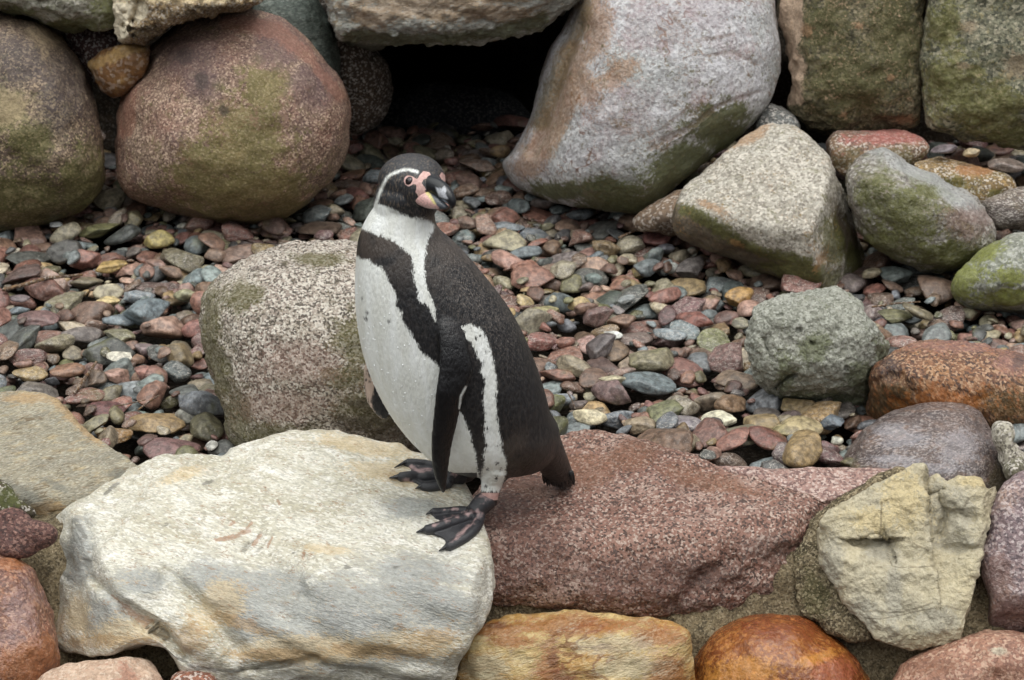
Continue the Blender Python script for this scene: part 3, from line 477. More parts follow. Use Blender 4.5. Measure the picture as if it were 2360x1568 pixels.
rock('rock', 'golden yellow rock with rust-brown stains below the reddish granite rock',
     [(1058, 1510), (1078, 1465), (1118, 1432), (1200, 1418), (1350, 1420), (1480, 1425), (1548, 1440), (1584, 1472), (1592, 1540), (1590, 1650), (1400, 1690), (1100, 1680), (1052, 1580)],
     [yF, (on(yF, 1330, 1455), (0, -.3, 1)), (on(yF, 1080, 1560), (-1, -.8, .2)), (on(yF, 1560, 1560), (1, -1, .1))], E=.03, k=3, Tb=.2, sm=.012, noise=((5, .010), (14, .006), (45, .002)), stretch=(1, 1, 2.6), rot=(.2, .2, 0),
     c1=(196, 168, 112), c2=(180, 136, 72), c3=(206, 186, 140), patch=7, grain=160, gcon=.25, gd=(120, 84, 44), gl=(224, 208, 168), rough=.38, bump=.45, bscale=45, fine=.22, m=.88, spec=.5, veins=[((120, 72, 36), 7, .03)],
     masks=[((140, 76, 30), .9, 12, [(1340, 1445, 160, 20), (1270, 1540, 30, 60), (1290, 1580, 40, 30), (1130, 1450, 70, 20), (1520, 1470, 60, 20), (1540, 1570, 50, 50), (1180, 1480, 50, 14)], .72), ((92, 52, 34), .7, 24, [(1290, 1560, 26, 20), (1140, 1440, 40, 10), (1275, 1520, 14, 26)], .6), ((186, 180, 158), .7, 14, [(1120, 1540, 60, 40), (1400, 1490, 90, 20), (1440, 1540, 60, 30)], .5)])
rock('boulder', 'glossy wet rust-orange boulder between the golden rock and the sandy limestone',
     [(1588, 1560), (1600, 1510), (1655, 1448), (1720, 1420), (1790, 1409), (1852, 1421), (1912, 1460), (1962, 1502), (1997, 1542), (2016, 1600), (2000, 1690), (1780, 1740), (1600, 1680)],
     [(at_y(1790, 1530, 3.22), (0, -.85, .55))], E=.14, k=2.1, Tb=.15, noise=((5, .007), (14, .0035), (45, .001)), c1=(130, 74, 32), c2=(108, 56, 27), c3=(150, 94, 42), patch=8, grain=200, gcon=.3, gd=(84, 44, 24), gl=(196, 140, 80), rough=.26, bump=.25, spec=.6, fine=.2,
     masks=[((112, 56, 34), .8, 12, [(1800, 1440, 110, 30), (1950, 1540, 40, 50)], .55), ((196, 138, 60), .9, 24, [(1720, 1540, 90, 30), (1880, 1520, 60, 14, -20), (1660, 1560, 40, 20)], .45), ((156, 90, 66), .7, 18, [(1920, 1550, 50, 30)], .5)])
rock('boulder', 'salmon-red granite boulder under the limestone block',
     [(2040, 1600), (2062, 1558), (2125, 1510), (2200, 1477), (2280, 1461), (2362, 1466), (2460, 1480), (2500, 1580), (2450, 1720), (2200, 1740), (2050, 1680)], [(at_y(2250, 1540, 3.2), (-.05, -.8, .6))], E=.09, k=2.4, Tb=.15, c1=(158, 118, 98), c2=(138, 98, 82), c3=(170, 132, 112), grain=220, gcon=.5, gd=(94, 64, 56), gl=(200, 172, 150), rough=.45, bump=.45,
     masks=[((176, 170, 150), .4, 30, [(2300, 1508, 20, 6)], .7), ((104, 66, 46), .7, 14, [(2150, 1540, 70, 20), (2330, 1560, 60, 30)], .5)])
rock('boulder', 'red-brown granite boulder beside the white rock and the pale pink stone',
     [(-90, 1300), (-50, 1268), (0, 1274), (40, 1290), (80, 1330), (112, 1392), (131, 1470), (131, 1530), (100, 1572), (40, 1640), (-90, 1660), (-130, 1480)], [(at_y(20, 1440, 3.2), (.05, -.85, .55))], E=.11, k=2.3, Tb=.15, c1=(140, 98, 80), c2=(116, 78, 64), c3=(150, 104, 78), grain=220, gcon=.5, gd=(78, 56, 52), gl=(188, 150, 126), rough=.36, bump=.4, spec=.55,
     masks=[((150, 92, 44), .8, 14, [(40, 1530, 70, 50), (100, 1500, 30, 40), (20, 1300, 40, 14)], .55), ((160, 140, 140), .9, 20, [(50, 1400, 40, 60), (30, 1470, 50, 20)], .35)])
rock('stone', 'small dark maroon angular stone in the mortar between the foliated slab and the red-brown boulder',
     [(4, 1240), (6, 1192), (40, 1186), (72, 1206), (118, 1222), (112, 1248), (62, 1277), (16, 1264)], [(at_y(55, 1230, 3.34), (-.1, -.7, .7)), (at_y(60, 1255, 3.33), (.2, -1, .1))], E=.015, k=4, Tb=.06, sm=.005, c1=(98, 68, 62), c2=(80, 58, 56), c3=(116, 84, 74), grain=250, gcon=.6, gd=(50, 38, 38), gl=(150, 116, 104), rough=.6, bump=.7)
rock('boulder', 'pale pink rounded stone below the white rock',
     [(60, 1600), (85, 1572), (130, 1548), (200, 1530), (290, 1520), (352, 1534), (384, 1568), (400, 1650), (250, 1720), (70, 1690)], [(at_y(240, 1570, 3.14), (0, -.75, .65))], E=.07, k=2.3, Tb=.1, c1=(198, 170, 148), c2=(184, 158, 136), c3=(206, 184, 164), grain=240, gcon=.35, gd=(150, 120, 100), gl=(224, 208, 190), rough=.65, bump=.5, m=.92,
     masks=[((150, 96, 76), .6, 20, [(300, 1555, 30, 14, 40), (290, 1575, 30, 12)], .6)])
rock('stone', 'small red-brown stone in the mortar just below the white rock',
     [(395, 1580), (410, 1558), (450, 1548), (485, 1560), (500, 1600), (440, 1630), (400, 1610)], [(at_y(440, 1575, 3.15), (0, -.7, .7))], E=.03, k=2.5, Tb=.06, c1=(142, 92, 70), c2=(120, 76, 60), rough=.5)
rock('stone', 'dark mossy stone filling the gap under the foliated slab',
     [(-60, 1110), (0, 1118), (40, 1150), (80, 1180), (60, 1200), (-60, 1210)], [(at_y(20, 1160, 3.46), (0, -.8, .6))], E=.03, k=2.5, Tb=.08, c1=(74, 66, 48), c2=(60, 56, 40), rough=.85, masks=[(MOSS2, .8, 20, [(10, 1150, 50, 20)], .7)])

fil = rock('mortar_fillet', 'sandy mortar between the reddish granite and the limestone block',
     [(1840, 1400), (1838, 1290), (1868, 1205), (1920, 1160), (1985, 1122), (2050, 1090), (2085, 1090), (2080, 1200), (2000, 1300), (1990, 1400), (2020, 1470), (1950, 1470), (1890, 1430)],
     [(at_y(1930, 1230, 3.43), (-.25, -.75, .65))], E=.02, k=3, Tb=.12, center=(1950, 1270), noise=((9, .006), (30, .004), (80, .002)),
     c1=(140, 126, 100), c2=(112, 100, 78), c3=(78, 70, 54), patch=9, rough=.85, bump=.7, bscale=110, grain=300, gcon=.6, gd=(52, 46, 38), gl=(178, 164, 136), fine=.3, spec=.25, masks=[(MOSS2, .9, 24, [(1880, 1380, 40, 40), (1870, 1340, 20, 30)], .3)])
del fil['label'], fil['category']; fil['kind'] = 'structure'
# ---------------------------------------------------------------- gravel bed
def ico(sub):
    bm = bmesh.new(); bmesh.ops.create_icosphere(bm, subdivisions=sub, radius=1.0); bm.verts.ensure_lookup_table()
    V = np.array([x.co[:] for x in bm.verts]); F = np.array([[x.index for x in f.verts] for f in bm.faces]); bm.free(); return V, F
ICO2, ICO3, ICO4 = ico(2), ico(3), ico(4)
def pebble_shape(V, seed):
    r = np.random.default_rng(seed); k = int(r.integers(7, 12)); ang = r.random() < .72
    inv = [np.full(len(V), 1.0)]
    for _ in range(k):
        n = r.normal(size=3); n /= np.linalg.norm(n); inv.append((V @ n) / r.uniform(.5, .86))
    I = np.stack(inv); p = 26 if ang else 9
    rad = 1 / (np.maximum(I, 1e-3) ** p).sum(0) ** (1 / p)
    rad *= 1 + (.06 if ang else .045) * fbm(V * 1.4 + seed * 3.1, seed, 3) + .012 * fbm(V * 6 + seed, seed, 2)
    P = V * rad[:, None]; P -= (P.max(0) + P.min(0)) / 2
    return P / np.abs(P).max(0)
NSH = 22
SHAPES4 = [pebble_shape(ICO4[0], i) for i in range(NSH)]; SHAPES3 = [pebble_shape(ICO3[0], i) for i in range(NSH)]; SHAPES2 = [pebble_shape(ICO2[0], i) for i in range(NSH)]

def pebble_material(name, src):
    N = NT(name)
    if src == 'object':
        oi = N.n('ShaderNodeObjectInfo'); base = oi.outputs['Color']; rnd = oi.outputs['Random']
    else:
        base = N.attr('col', 'Color'); rnd = N.attr('rnd')
    geo = N.n('ShaderNodeNewGeometry')
    off = N.n('ShaderNodeCombineXYZ'); N.put(off.inputs[0], N.math('MULTIPLY', rnd, 37.0)); N.put(off.inputs[1], N.math('MULTIPLY', rnd, 91.0))
    va = N.n('ShaderNodeVectorMath', operation='ADD'); N.put(va.inputs[0], geo.outputs['Position']); N.put(va.inputs[1], off.outputs[0]); p = va.outputs[0]
    n1 = N.noise(p, 75, 4, .7); n2 = N.noise(p, 260, 3, .7); n3 = N.noise(N.mapping(p, (1, 1.3, 3.2), (.5, .4, .2)), 70, 3, .6)
    col = N.mix(N.rng(n1, .36, .66), N.mix(1., base, (.5, .51, .52, 1), 'MULTIPLY'), N.mix(1., base, (1.28, 1.32, 1.33, 1), 'MULTIPLY'))
    col = N.mix(N.math('MULTIPLY', N.rng(n2, .56, .7), .35), col, lin((188, 176, 164)))
    col = N.mix(N.math('MULTIPLY', N.rng(n2, .42, .3), .4), col, lin((52, 44, 42)))
    vein = N.rng(N.math('ABSOLUTE', N.math('SUBTRACT', n3, .5)), .016, .004); gate = N.rng(rnd, .72, .76)
    col = N.mix(N.math('MULTIPLY', N.math('MULTIPLY', vein, gate), .7), col, lin((208, 200, 190)))
    moss = N.math('MULTIPLY', N.rng(N.noise(geo.outputs['Position'], 9, 4, .6), .56, .7), N.rng(N.math('FRACT', N.math('MULTIPLY', rnd, 7.3)), .55, .75))
    col = N.mix(N.math('MULTIPLY', moss, .5), col, lin((92, 92, 44)))
    N.put(N.b.inputs['Base Color'], col); N.put(N.b.inputs['Roughness'], N.math('ADD', .12, N.math('MULTIPLY', n1, .5))); N.b.inputs['Specular IOR Level'].default_value = .5
    N.put(N.b.inputs['Normal'], N.bump(N.math('ADD', n1, N.math('MULTIPLY', n2, .35)), .55, .005))
    return N.m
M_PEB, M_STUFF = pebble_material('wet_pebble', 'object'), pebble_material('wet_gravel', 'attr')

PAL = [('brick-red', (138, 92, 78), .17), ('red-brown', (124, 94, 76), .17), ('dark maroon', (108, 78, 72), .08), ('salmon-pink', (162, 124, 106), .09), ('blue-grey', (118, 124, 124), .17), ('dark grey', (88, 88, 84), .10),
       ('ochre-yellow', (158, 128, 84), .06), ('tan', (152, 138, 110), .14), ('olive-mossed', (114, 108, 72), .05), ('cream-white', (200, 192, 174), .015), ('mauve-grey', (118, 104, 99), .05)]
PW = np.array([x[2] for x in PAL]); PW /= PW.sum()
def gcol(c):                                   # wet stone: slightly greyed
    m_ = sum(c[:3]) / 3.0; return tuple(m_ + (x - m_) * .78 for x in c[:3])
CS = .006; GX0, GX1, GY0, GY1 = -1.92, 1.92, 3.5, 6.65
nx, ny = int((GX1 - GX0) / CS), int((GY1 - GY0) / CS)
gxx, gyy = np.meshgrid(np.arange(nx) * CS + GX0, np.arange(ny) * CS + GY0, indexing='ij')
HM = -.046 + .008 * fbm(np.stack([gxx.ravel() * 5, gyy.ravel() * 5, 0 * gxx.ravel()], -1), 9, 3).reshape(nx, ny)
PEB = []
def drop(x, y, a, b, c, yaw, col, shape, meta=None, forcez=None):
    R = int(a / CS) + 1; i, j = int((x - GX0) / CS), int((y - GY0) / CS)
    if i - R < 0 or j - R < 0 or i + R + 1 >= nx or j + R + 1 >= ny: return
    sl = (slice(i - R, i + R + 1), slice(j - R, j + R + 1)); dx = gxx[sl] - x; dy = gyy[sl] - y; h = HM[sl]
    ca, sa = math.cos(yaw), math.sin(yaw); q = ((dx * ca + dy * sa) / a) ** 2 + ((-dx * sa + dy * ca) / b) ** 2
    mk = q < .92
    if mk.sum() < 4: return
    A = np.stack([dx[mk], dy[mk], np.ones(mk.sum())], -1); s, *_ = np.linalg.lstsq(A, h[mk], rcond=None)
    g = np.array([s[0], s[1]]); gl = np.hypot(*g)
    if gl > .42: g *= .42 / gl
    cap = c * np.sqrt(np.maximum(1 - q, 0))
    res = h - (g[0] * dx + g[1] * dy)
    z0 = np.quantile((res + .85 * cap)[mk], .86) if forcez is None else forcez
    top = z0 + g[0] * dx + g[1] * dy + cap
    HM[sl] = np.where(mk, np.maximum(h, top), h)
    n = Vector((-g[0], -g[1], 1)).normalized(); q3 = Vector((0, 0, 1)).rotation_difference(n).to_matrix() @ Matrix.Rotation(yaw, 3, 'Z')
    PEB.append(dict(p=np.array([x, y, z0]), s=(a, b, c), R=np.array(q3), col=col, sh=shape, meta=meta, ij=(i, j)))
# stones the photograph singles out: u, v, width px, height px, yaw, colour, label
SPEC = [
 (1435, 508, 44, 30, 0, (214, 214, 208), 'clean white pebble at the foot of the leaning lilac-grey boulder'),
 (1541, 625, 46, 36, .5, (226, 224, 214), 'knobbed bright white pebble in the gravel in front of the triangular granite'),
 (1412, 781, 48, 32, -.2, (222, 220, 210), 'rough chalk-white pebble lying in the gravel behind the penguin back'),
 (1360, 964, 80, 52, 0, (214, 196, 156), 'smooth cream egg-shaped pebble beside the wide reddish granite rock'),
 (1408, 905, 92, 70, 0, (128, 100, 96), 'domed mauve-brown cobble behind the cream egg-shaped pebble'),
 (1412, 885, 66, 40, 0, (190, 176, 138), 'pale yellow flat pebble leaning behind the domed mauve-brown cobble'),
 (1496, 885, 128, 44, -.1, (108, 118, 120), 'long blue-grey flat cobble with a mossy lower edge'),
 (1278, 938, 64, 74, 1.2, (104, 104, 62), 'moss-green rounded cobble beside the penguin back'),
 (1378, 735, 76, 64, .2, (122, 90, 84), 'large domed maroon cobble between the penguin and the grey-green boulder'),
 (1336, 706, 56, 44, .3, (186, 156, 100), 'angular straw-yellow pebble behind the domed maroon cobble'),
 (1248, 730, 84, 52, 0, (150, 138, 92), 'flat yellow-green cobble with a notch beside the penguin back'),
 (1210, 620, 68, 46, 0, (168, 112, 92), 'flat salmon disc pebble beside the penguin shoulder'),
 (1172, 527, 78, 44, -.2, (122, 128, 132), 'broad blue-grey pebble behind the penguin neck'),
 (1088, 520, 68, 50, 0, (130, 98, 82), 'brown rounded cobble touching the penguin neck outline'),
 (1700, 885, 104, 60, -.4, (138, 112, 90), 'long brown pebble with a dark scuff against the grey-green boulder'),
 (1682, 938, 78, 60, .1, (140, 106, 76), 'orange-brown rounded cobble below the long scuffed pebble'),
 (1700, 1005, 108, 62, 0, (132, 122, 98), 'grey-tan blocky cobble with brown banding'),
 (1836, 990, 118, 46, .1, (170, 148, 104), 'straw-tan brick-shaped cobble below the grey-green boulder'),
 (1920, 982, 60, 48, .5, (106, 114, 122), 'angular slate-blue pebble beside the straw-tan brick-shaped cobble'),
 (1656, 975, 86, 36, -.3, (210, 200, 168), 'flat cream-white stone in the gravel below the grey-green boulder'),
 (1770, 1018, 100, 46, .15, (128, 76, 64), 'long wet brick-red cobble in front of the straw-tan one'),
 (1640, 1056, 52, 46, 1.1, (160, 118, 100), 'pink-brown oval pebble touching the edge of the reddish granite rock'),
 (1580, 1025, 70, 52, .4, (150, 132, 104), 'tan cobble with a green mossy side by the reddish granite rock'),
 (1580, 985, 90, 44, -.2, (130, 118, 122), 'smooth lilac-grey pebble beside the flat cream-white stone'),
 (1475, 985, 74, 52, 0, (150, 128, 100), 'buff flat-topped cobble behind the reddish granite rock'),
 (1545, 775, 80, 42, 0, (128, 136, 140), 'flat pale blue-grey block between the penguin and the grey-green boulder'),
 (1600, 740, 84, 44, .1, (136, 82, 70), 'angular brick-red block beside the flat pale blue-grey block'),
 (1705, 690, 70, 62, .7, (176, 130, 68), 'orange-ochre angular cobble near the triangular granite'),
 (1240, 790, 90, 60, .5, (142, 86, 76), 'wet raspberry-red angular cobble beside the penguin flank'),
 (245, 705, 62, 42, -.2, (206, 178, 118), 'hollowed honey-yellow pebble in the gravel beside the pink and white granite boulder'),
 (258, 622, 74, 36, .1, (182, 146, 82), 'flat amber pebble leaning on others in the gravel beside the pink and white granite boulder'),
 (367, 555, 70, 54, .4, (178, 156, 88), 'angular lemon-ochre cobble in front of the round mossy boulder'),
 (196, 602, 70, 62, 0, (150, 98, 84), 'broad pink-red slab pebble in the gravel beside the pink and white granite boulder'),
 (272, 745, 74, 46, 0, (120, 130, 136), 'smooth pale blue-grey rimmed pebble near the pink and white granite boulder'),
 (322, 686, 72, 46, .1, (124, 132, 138), 'sharp-edged flat slate-blue pebble near the pink and white granite boulder'),
 (350, 865, 78, 52, .3, (158, 104, 90), 'pointed salmon-red stone in the gravel beside the pink and white granite boulder'),
 (408, 862, 66, 58, 0, (92, 98, 96), 'dark grey-green rounded cobble beside the pointed salmon-red stone'),
 (435, 962, 62, 66, 0, (140, 136, 124), 'rough light grey round cobble close to the pink and white granite boulder'),
 (260, 1005, 96, 50, -.6, (156, 112, 58), 'knobby wet amber stone beside the foliated slab'),
 (196, 920, 92, 50, .1, (136, 88, 76), 'flat-topped brick-red cobble with white veins by the foliated slab'),
 (240, 955, 96, 56, -.2, (112, 68, 64), 'large dark maroon wet cobble behind the knobby amber stone'),
 (430, 915, 84, 60, -.5, (102, 104, 98), 'pointed dark grey cobble beside the granite boulder'),
 (395, 1045, 130, 44, 0, (124, 86, 82), 'long maroon cobble just behind the white rock'),
 (275, 832, 62, 30, 0, (216, 206, 184), 'flat ivory pebble in the gravel beside the pink and white granite boulder'),
 (70, 868, 84, 44, 0, (160, 132, 84), 'oval mustard pebble near the foliated slab'),
 (158, 862, 80, 46, .1, (150, 106, 80), 'split orange-brown pebble next to the oval mustard one'),
 (90, 740, 96, 42, .1, (126, 92, 88), 'long mauve-red pebble in the gravel beside the pink and white granite boulder'),
 (65, 825, 84, 60, .4, (122, 82, 74), 'peaked wet red-brown cobble behind the foliated slab'),
 (375, 820, 92, 46, -.2, (86, 86, 82), 'broad charcoal cobble in the gravel beside the pink and white granite boulder'),
 (2060, 640, 80, 56, 0, (108, 116, 112), 'dark grey blocky cobble under the egg-shaped mossy boulder'),
 (2240, 352, 40, 30, 0, (184, 158, 118), 'small yellow-tan block in the gap under the yellow-mossed block'),
 (2176, 345, 60, 30, .2, (110, 96, 100), 'purple-grey flat pebble in the gap under the yellow-mossed block'),
 (2320, 378, 90, 34, 0, (112, 92, 82), 'long brown slab pebble in the gap under the yellow-mossed block'),
 (130, 525, 34, 20, -.3, (206, 206, 202), 'small white pebble in front of the brown speckled boulder'),
 (310, 510, 56, 54, 1.4, (150, 136, 100), 'upright tan pebble at the foot of the round mossy boulder'),
]
def peb_dims(u, v, w, h, Z=.0):
    P = at_z(u, v, Z); sc = np.linalg.norm(P - CAM) / FPX; a = w * sc / 2
    c = max(a * .3, min(a * .8, (h * sc / 2 - a * .72 * .37) / .93)); return P, a, a * .78, c
for i, (u, v, w, h, yaw, col, lab) in enumerate(SPEC):
    raised = v < 400
    P, a, b, c = peb_dims(u, v, w, h)
    if raised:
        P = at_y(u, v, 4.93)
        PEB.append(dict(p=P, s=(a * .86, b * .86, c * .86), R=np.array(Matrix.Rotation(-yaw, 3, 'Y')), col=col, sh=i % NSH, meta=lab, ij=None)); continue
    drop(P[0], P[1], a, b, c, yaw, col, (i * 5) % NSH, lab, forcez=.010 - c * .25)
r2 = np.random.default_rng(11)
def rnd_xy():
    while True:
        y = r2.uniform(3.6, 6.45); x = r2.uniform(-1.85, 1.85)
        if y > 5.95 and -.7 < x < .45: continue  # gravel left out deep in the cave so its floor reads dark
        if abs(x) < .33 * (y + .15) and abs(x) < 1.85: return x, y
for it in range(10400):
    a = float(np.clip(r2.lognormal(math.log(.0238), .42), .009, .054)) if it < 7800 else r2.uniform(.006, .016)
    best = None
    for _ in range(7):
        x, y = rnd_xy(); i, j = int((x - GX0) / CS), int((y - GY0) / CS); R = max(1, int(a * .6 / CS))
        hs_ = [HM[min(max(i + q * R, 0), nx - 1), min(max(j + w * R, 0), ny - 1)] for q, w in ((0, 0), (1, 0), (-1, 0), (0, 1), (0, -1))]
        sc = float(np.mean(hs_)) + .4 * float(np.max(hs_))
        if best is None or sc < best[0]: best = (sc, x, y)
    ci = int(r2.choice(len(PAL), p=PW)); cc = np.array(PAL[ci][1]) * r2.uniform(.84, 1.14) + r2.normal(size=3) * 2.5
    if ci == 9: a = min(a, .017)
    drop(best[1], best[2], a, a * r2.uniform(.58, .92), a * r2.uniform(.27, .54), r2.uniform(0, math.pi), tuple(np.clip(cc, 20, 235)), int(r2.integers(NSH)), ('pal', ci))
# which ones show, and how large
POLYS = [(rk[3], rk[1][:, 1].mean()) for rk in ROCKS.values()]
PENGUIN_OUT = [(868, 470), (900, 372), (950, 357), (1010, 375), (1048, 470), (1005, 525), (1090, 610), (1205, 770), (1275, 960), (1325, 1105), (1160, 1100), (1010, 1090), (890, 940), (820, 700), (822, 560)]
cen = np.array([q['p'] + np.array([0, 0, q['s'][2] * .5]) for q in PEB]); pu, pv = project(cen)
area = np.array([q['s'][0] * (q['s'][1] * .5 + q['s'][2]) for q in PEB]) / (cen[:, 1] ** 2)
show = (pu > -20) & (pu < 2380) & (pv > 0) & (pv < 1090)
for pl, yc_ in POLYS + [(PENGUIN_OUT, 3.45)]:
    show &= ~((poly_sd(pu, pv, pl) > 6) & (cen[:, 1] > yc_ - .12))
keep = (pu > -420) & (pu < 2780) & (pv > -40) & (pv < 1090)
for pl, yc_ in POLYS: keep &= ~((poly_sd(pu, pv, pl) > 70) & (cen[:, 1] > yc_))
expo = np.ones(len(PEB))
for k, q in enumerate(PEB):
    if q['ij'] is None: continue
    i, j = q['ij']; R = max(1, int(q['s'][1] * .55 / CS))
    ex = np.mean([HM[min(max(i + a_ * R, 0), nx - 1), min(max(j + b_ * R, 0), ny - 1)] < q['p'][2] + q['s'][2] * 1.02 + .002 for a_, b_ in ((0, 0), (1, 0), (-1, 0), (0, 1), (0, -1))])
    expo[k] = ex
    if ex == 0: keep[k] = False
score = area * (expo > .35) * show
for k, q in enumerate(PEB):
    if isinstance(q['meta'], str): score[k] += 10
order = np.argsort(-score)[:300]; indiv = set(int(k) for k in order if score[k] > 0)
LAND = [(560, 490, 'round mossy boulder'), (60, 520, 'brown speckled boulder'), (1250, 780, "penguin's back"), (440, 780, 'pink and white granite boulder'), (1300, 440, 'leaning lilac-grey boulder'), (1750, 620, 'triangular granite boulder'), (1880, 920, 'grey-green pitted boulder'), (2120, 650, 'egg-shaped mossy boulder'), (2250, 770, 'rusty orange boulder'), (1500, 1040, 'wide reddish granite rock'), (130, 920, 'foliated beige slab'), (420, 1050, 'big white rock'), (980, 330, 'cave mouth'), (2230, 370, 'yellow-mossed block'), (1980, 1060, 'wet purple-brown boulder'), (2240, 700, 'grey boulder with the mossy shoulder')]
SH_ME = []
for i in range(NSH):
    me = bpy.data.meshes.new('pebble'); me.from_pydata(SHAPES4[i].tolist(), [], ICO4[1].tolist()); me.polygons.foreach_set('use_smooth', [True] * len(me.polygons)); me.materials.append(M_PEB); SH_ME.append(me)
for k in indiv:
    q = PEB[k]; ob = bpy.data.objects.new('pebble', SH_ME[q['sh']]); COL.objects.link(ob)
    M4 = Matrix(q['R'].tolist()).to_4x4(); M4.translation = Vector(q['p']); ob.matrix_world = M4 @ Matrix.Diagonal((*q['s'], 1.0))
    ob.color = lin(gcol(q['col']), .95)
    if isinstance(q['meta'], str): tag(ob, q['meta'], 'pebble')
    else:
        nm = PAL[q['meta'][1]][0]; a_ = q['s'][0]; big = 'large' if a_ > .038 else 'medium' if a_ > .028 else 'small'
        fl = 'flat' if q['s'][2] / a_ < .42 else 'chunky'; ld = LAND[int(np.argmin([math.hypot(pu[k] - L[0], pv[k] - L[1]) for L in LAND]))][2]
        tag(ob, '%s %s %s pebble in the gravel near the %s' % (big, fl, nm, ld), 'pebble', '%s %s %s pebbles near the %s' % (big, fl, nm, ld))
SV, SF, SC, SR, basei = [], [], [], [], 0
for k, q in enumerate(PEB):
    if k in indiv or not keep[k] or isinstance(q['meta'], str): continue
    S_, I_ = (SHAPES2, ICO2) if q['s'][0] < .014 else (SHAPES3, ICO3)
    P = (S_[q['sh']] * np.array(q['s'])) @ q['R'].T + q['p']; SV.append(P); SF.append(I_[1] + basei); basei += len(P)
    SC.append(np.tile(np.array(lin(gcol(q['col']), .95)), (len(P), 1))); SR.append(np.full(len(P), r2.random()))
stuff = mesh_obj('gravel', np.concatenate(SV), np.concatenate(SF).tolist(), M_STUFF)
cattr(stuff.data, 'col', np.concatenate(SC)); fattr(stuff.data, 'rnd', np.concatenate(SR))
tag(stuff, 'bed of smaller mixed red, grey and tan gravel between the pebbles', 'gravel', kind='stuff')
print('PEBBLES', len(PEB), 'individual', len(indiv), 'stuff', len(SV), 'level', HM[100:-100, 60:400].mean())

# ---------------------------------------------------------------- geometry pieces: tube, loft, ellipsoid
def tube(path, radii, seg=14, cap=True):
    P = np.asarray(path, float); radii = np.asarray(radii, float); V, F = [], []
    T = np.gradient(P, axis=0); T /= np.linalg.norm(T, axis=1)[:, None] + 1e-12
    up = np.array([0, 0, 1.0]) if abs(T[0][2]) < .9 else np.array([0, 1.0, 0])
    if cap:
        P = np.concatenate([[P[0] - T[0] * radii[0] * .7], P, [P[-1] + T[-1] * radii[-1] * .7]]); radii = np.concatenate([[radii[0] * .35], radii, [radii[-1] * .35]]); T = np.concatenate([[T[0]], T, [T[-1]]])
    for p, r, t in zip(P, radii, T):
        a = np.cross(t, up); a /= np.linalg.norm(a) + 1e-12; b = np.cross(a, t)
        for k in range(seg):
            th = 2 * math.pi * k / seg; V.append(p + r * (math.cos(th) * a + math.sin(th) * b))
    m = len(P)
    for i in range(m - 1):
        for k in range(seg):
            F.append((i * seg + k, i * seg + (k + 1) % seg, (i + 1) * seg + (k + 1) % seg, (i + 1) * seg + k))
    F.append(tuple(range(seg - 1, -1, -1))); F.append(tuple((m - 1) * seg + k for k in range(seg)))
    return np.array(V), F
bark = rock_material('bark', (104, 78, 52), (72, 54, 40), (136, 108, 74), patch=40, grain=300, gcon=.3, rough=.6)
for pts, w, lab in (([(8, 668), (60, 655), (110, 641), (190, 634)], 9, 'peeling brown twig with an orange end, by the brown speckled boulder'), ([(172, 905), (196, 872), (222, 835)], 9, 'dark stub of twig poking up in the gravel behind the foliated slab'),
                    ([(258, 938), (300, 930), (335, 922)], 3.5, 'thin straw-coloured stem beside the flat-topped brick-red cobble'), ([(318, 945), (345, 925), (366, 912)], 4, 'thin green-brown stem by the dark grey-green cobble'),
                    ([(1427, 548), (1450, 538), (1484, 524)], 6, 'short brown twig under the leaning lilac-grey boulder'), ([(1307, 903), (1318, 922), (1326, 942)], 3, 'pale straw stem leaning by the moss-green cobble'), ([(2010, 708), (2060, 700), (2120, 696)], 5, 'brown twig lying by the dark grey blocky cobble')):
    P = at_z(np.array([p[0] for p in pts], float), np.array([p[1] for p in pts], float), .022)
    r = w * np.linalg.norm(P[0] - CAM) / FPX / 2; V, F = tube(P, [r, r * 1.1, r * .9, r * .7][:len(P)] if len(P) == 4 else [r, r, r * .7], 8)
    tag(mesh_obj('twig', V, F, bark, origin=P.mean(0)), lab, 'twig')
# ---------------------------------------------------------------- the penguin
YC = 3.46; PX = .00074
white_bvh = BVHTree.FromPolygons([tuple(x) for x in ROCKS[WHITE['label']][1]], ROCKS[WHITE['label']][2])
red_bvh = BVHTree.FromPolygons([tuple(x) for x in ROCKS[RED['label']][1]], ROCKS[RED['label']][2])
def hit(bvh, u, v):
    d = rays(np.array([u]), np.array([v]))[0]; h = bvh.ray_cast(Vector(CAM), Vector(d).normalized()); return (np.array(h[0]), np.array(h[1])) if h[0] is not None else (None, None)
def interp_rows(rows, n):
    R = np.array(rows, float); t = np.linspace(0, 1, len(R)); tt = np.linspace(0, 1, n); out = np.empty((n, R.shape[1]))
    for c in range(R.shape[1]):
        y = R[:, c]; m = np.gradient(y, t); i = np.clip(np.searchsorted(t, tt) - 1, 0, len(R) - 2); h = t[i + 1] - t[i]; s = (tt - t[i]) / h
        out[:, c] = (2 * s ** 3 - 3 * s ** 2 + 1) * y[i] + (s ** 3 - 2 * s ** 2 + s) * h * m[i] + (-2 * s ** 3 + 3 * s ** 2) * y[i + 1] + (s ** 3 - s ** 2) * h * m[i + 1]
    return out
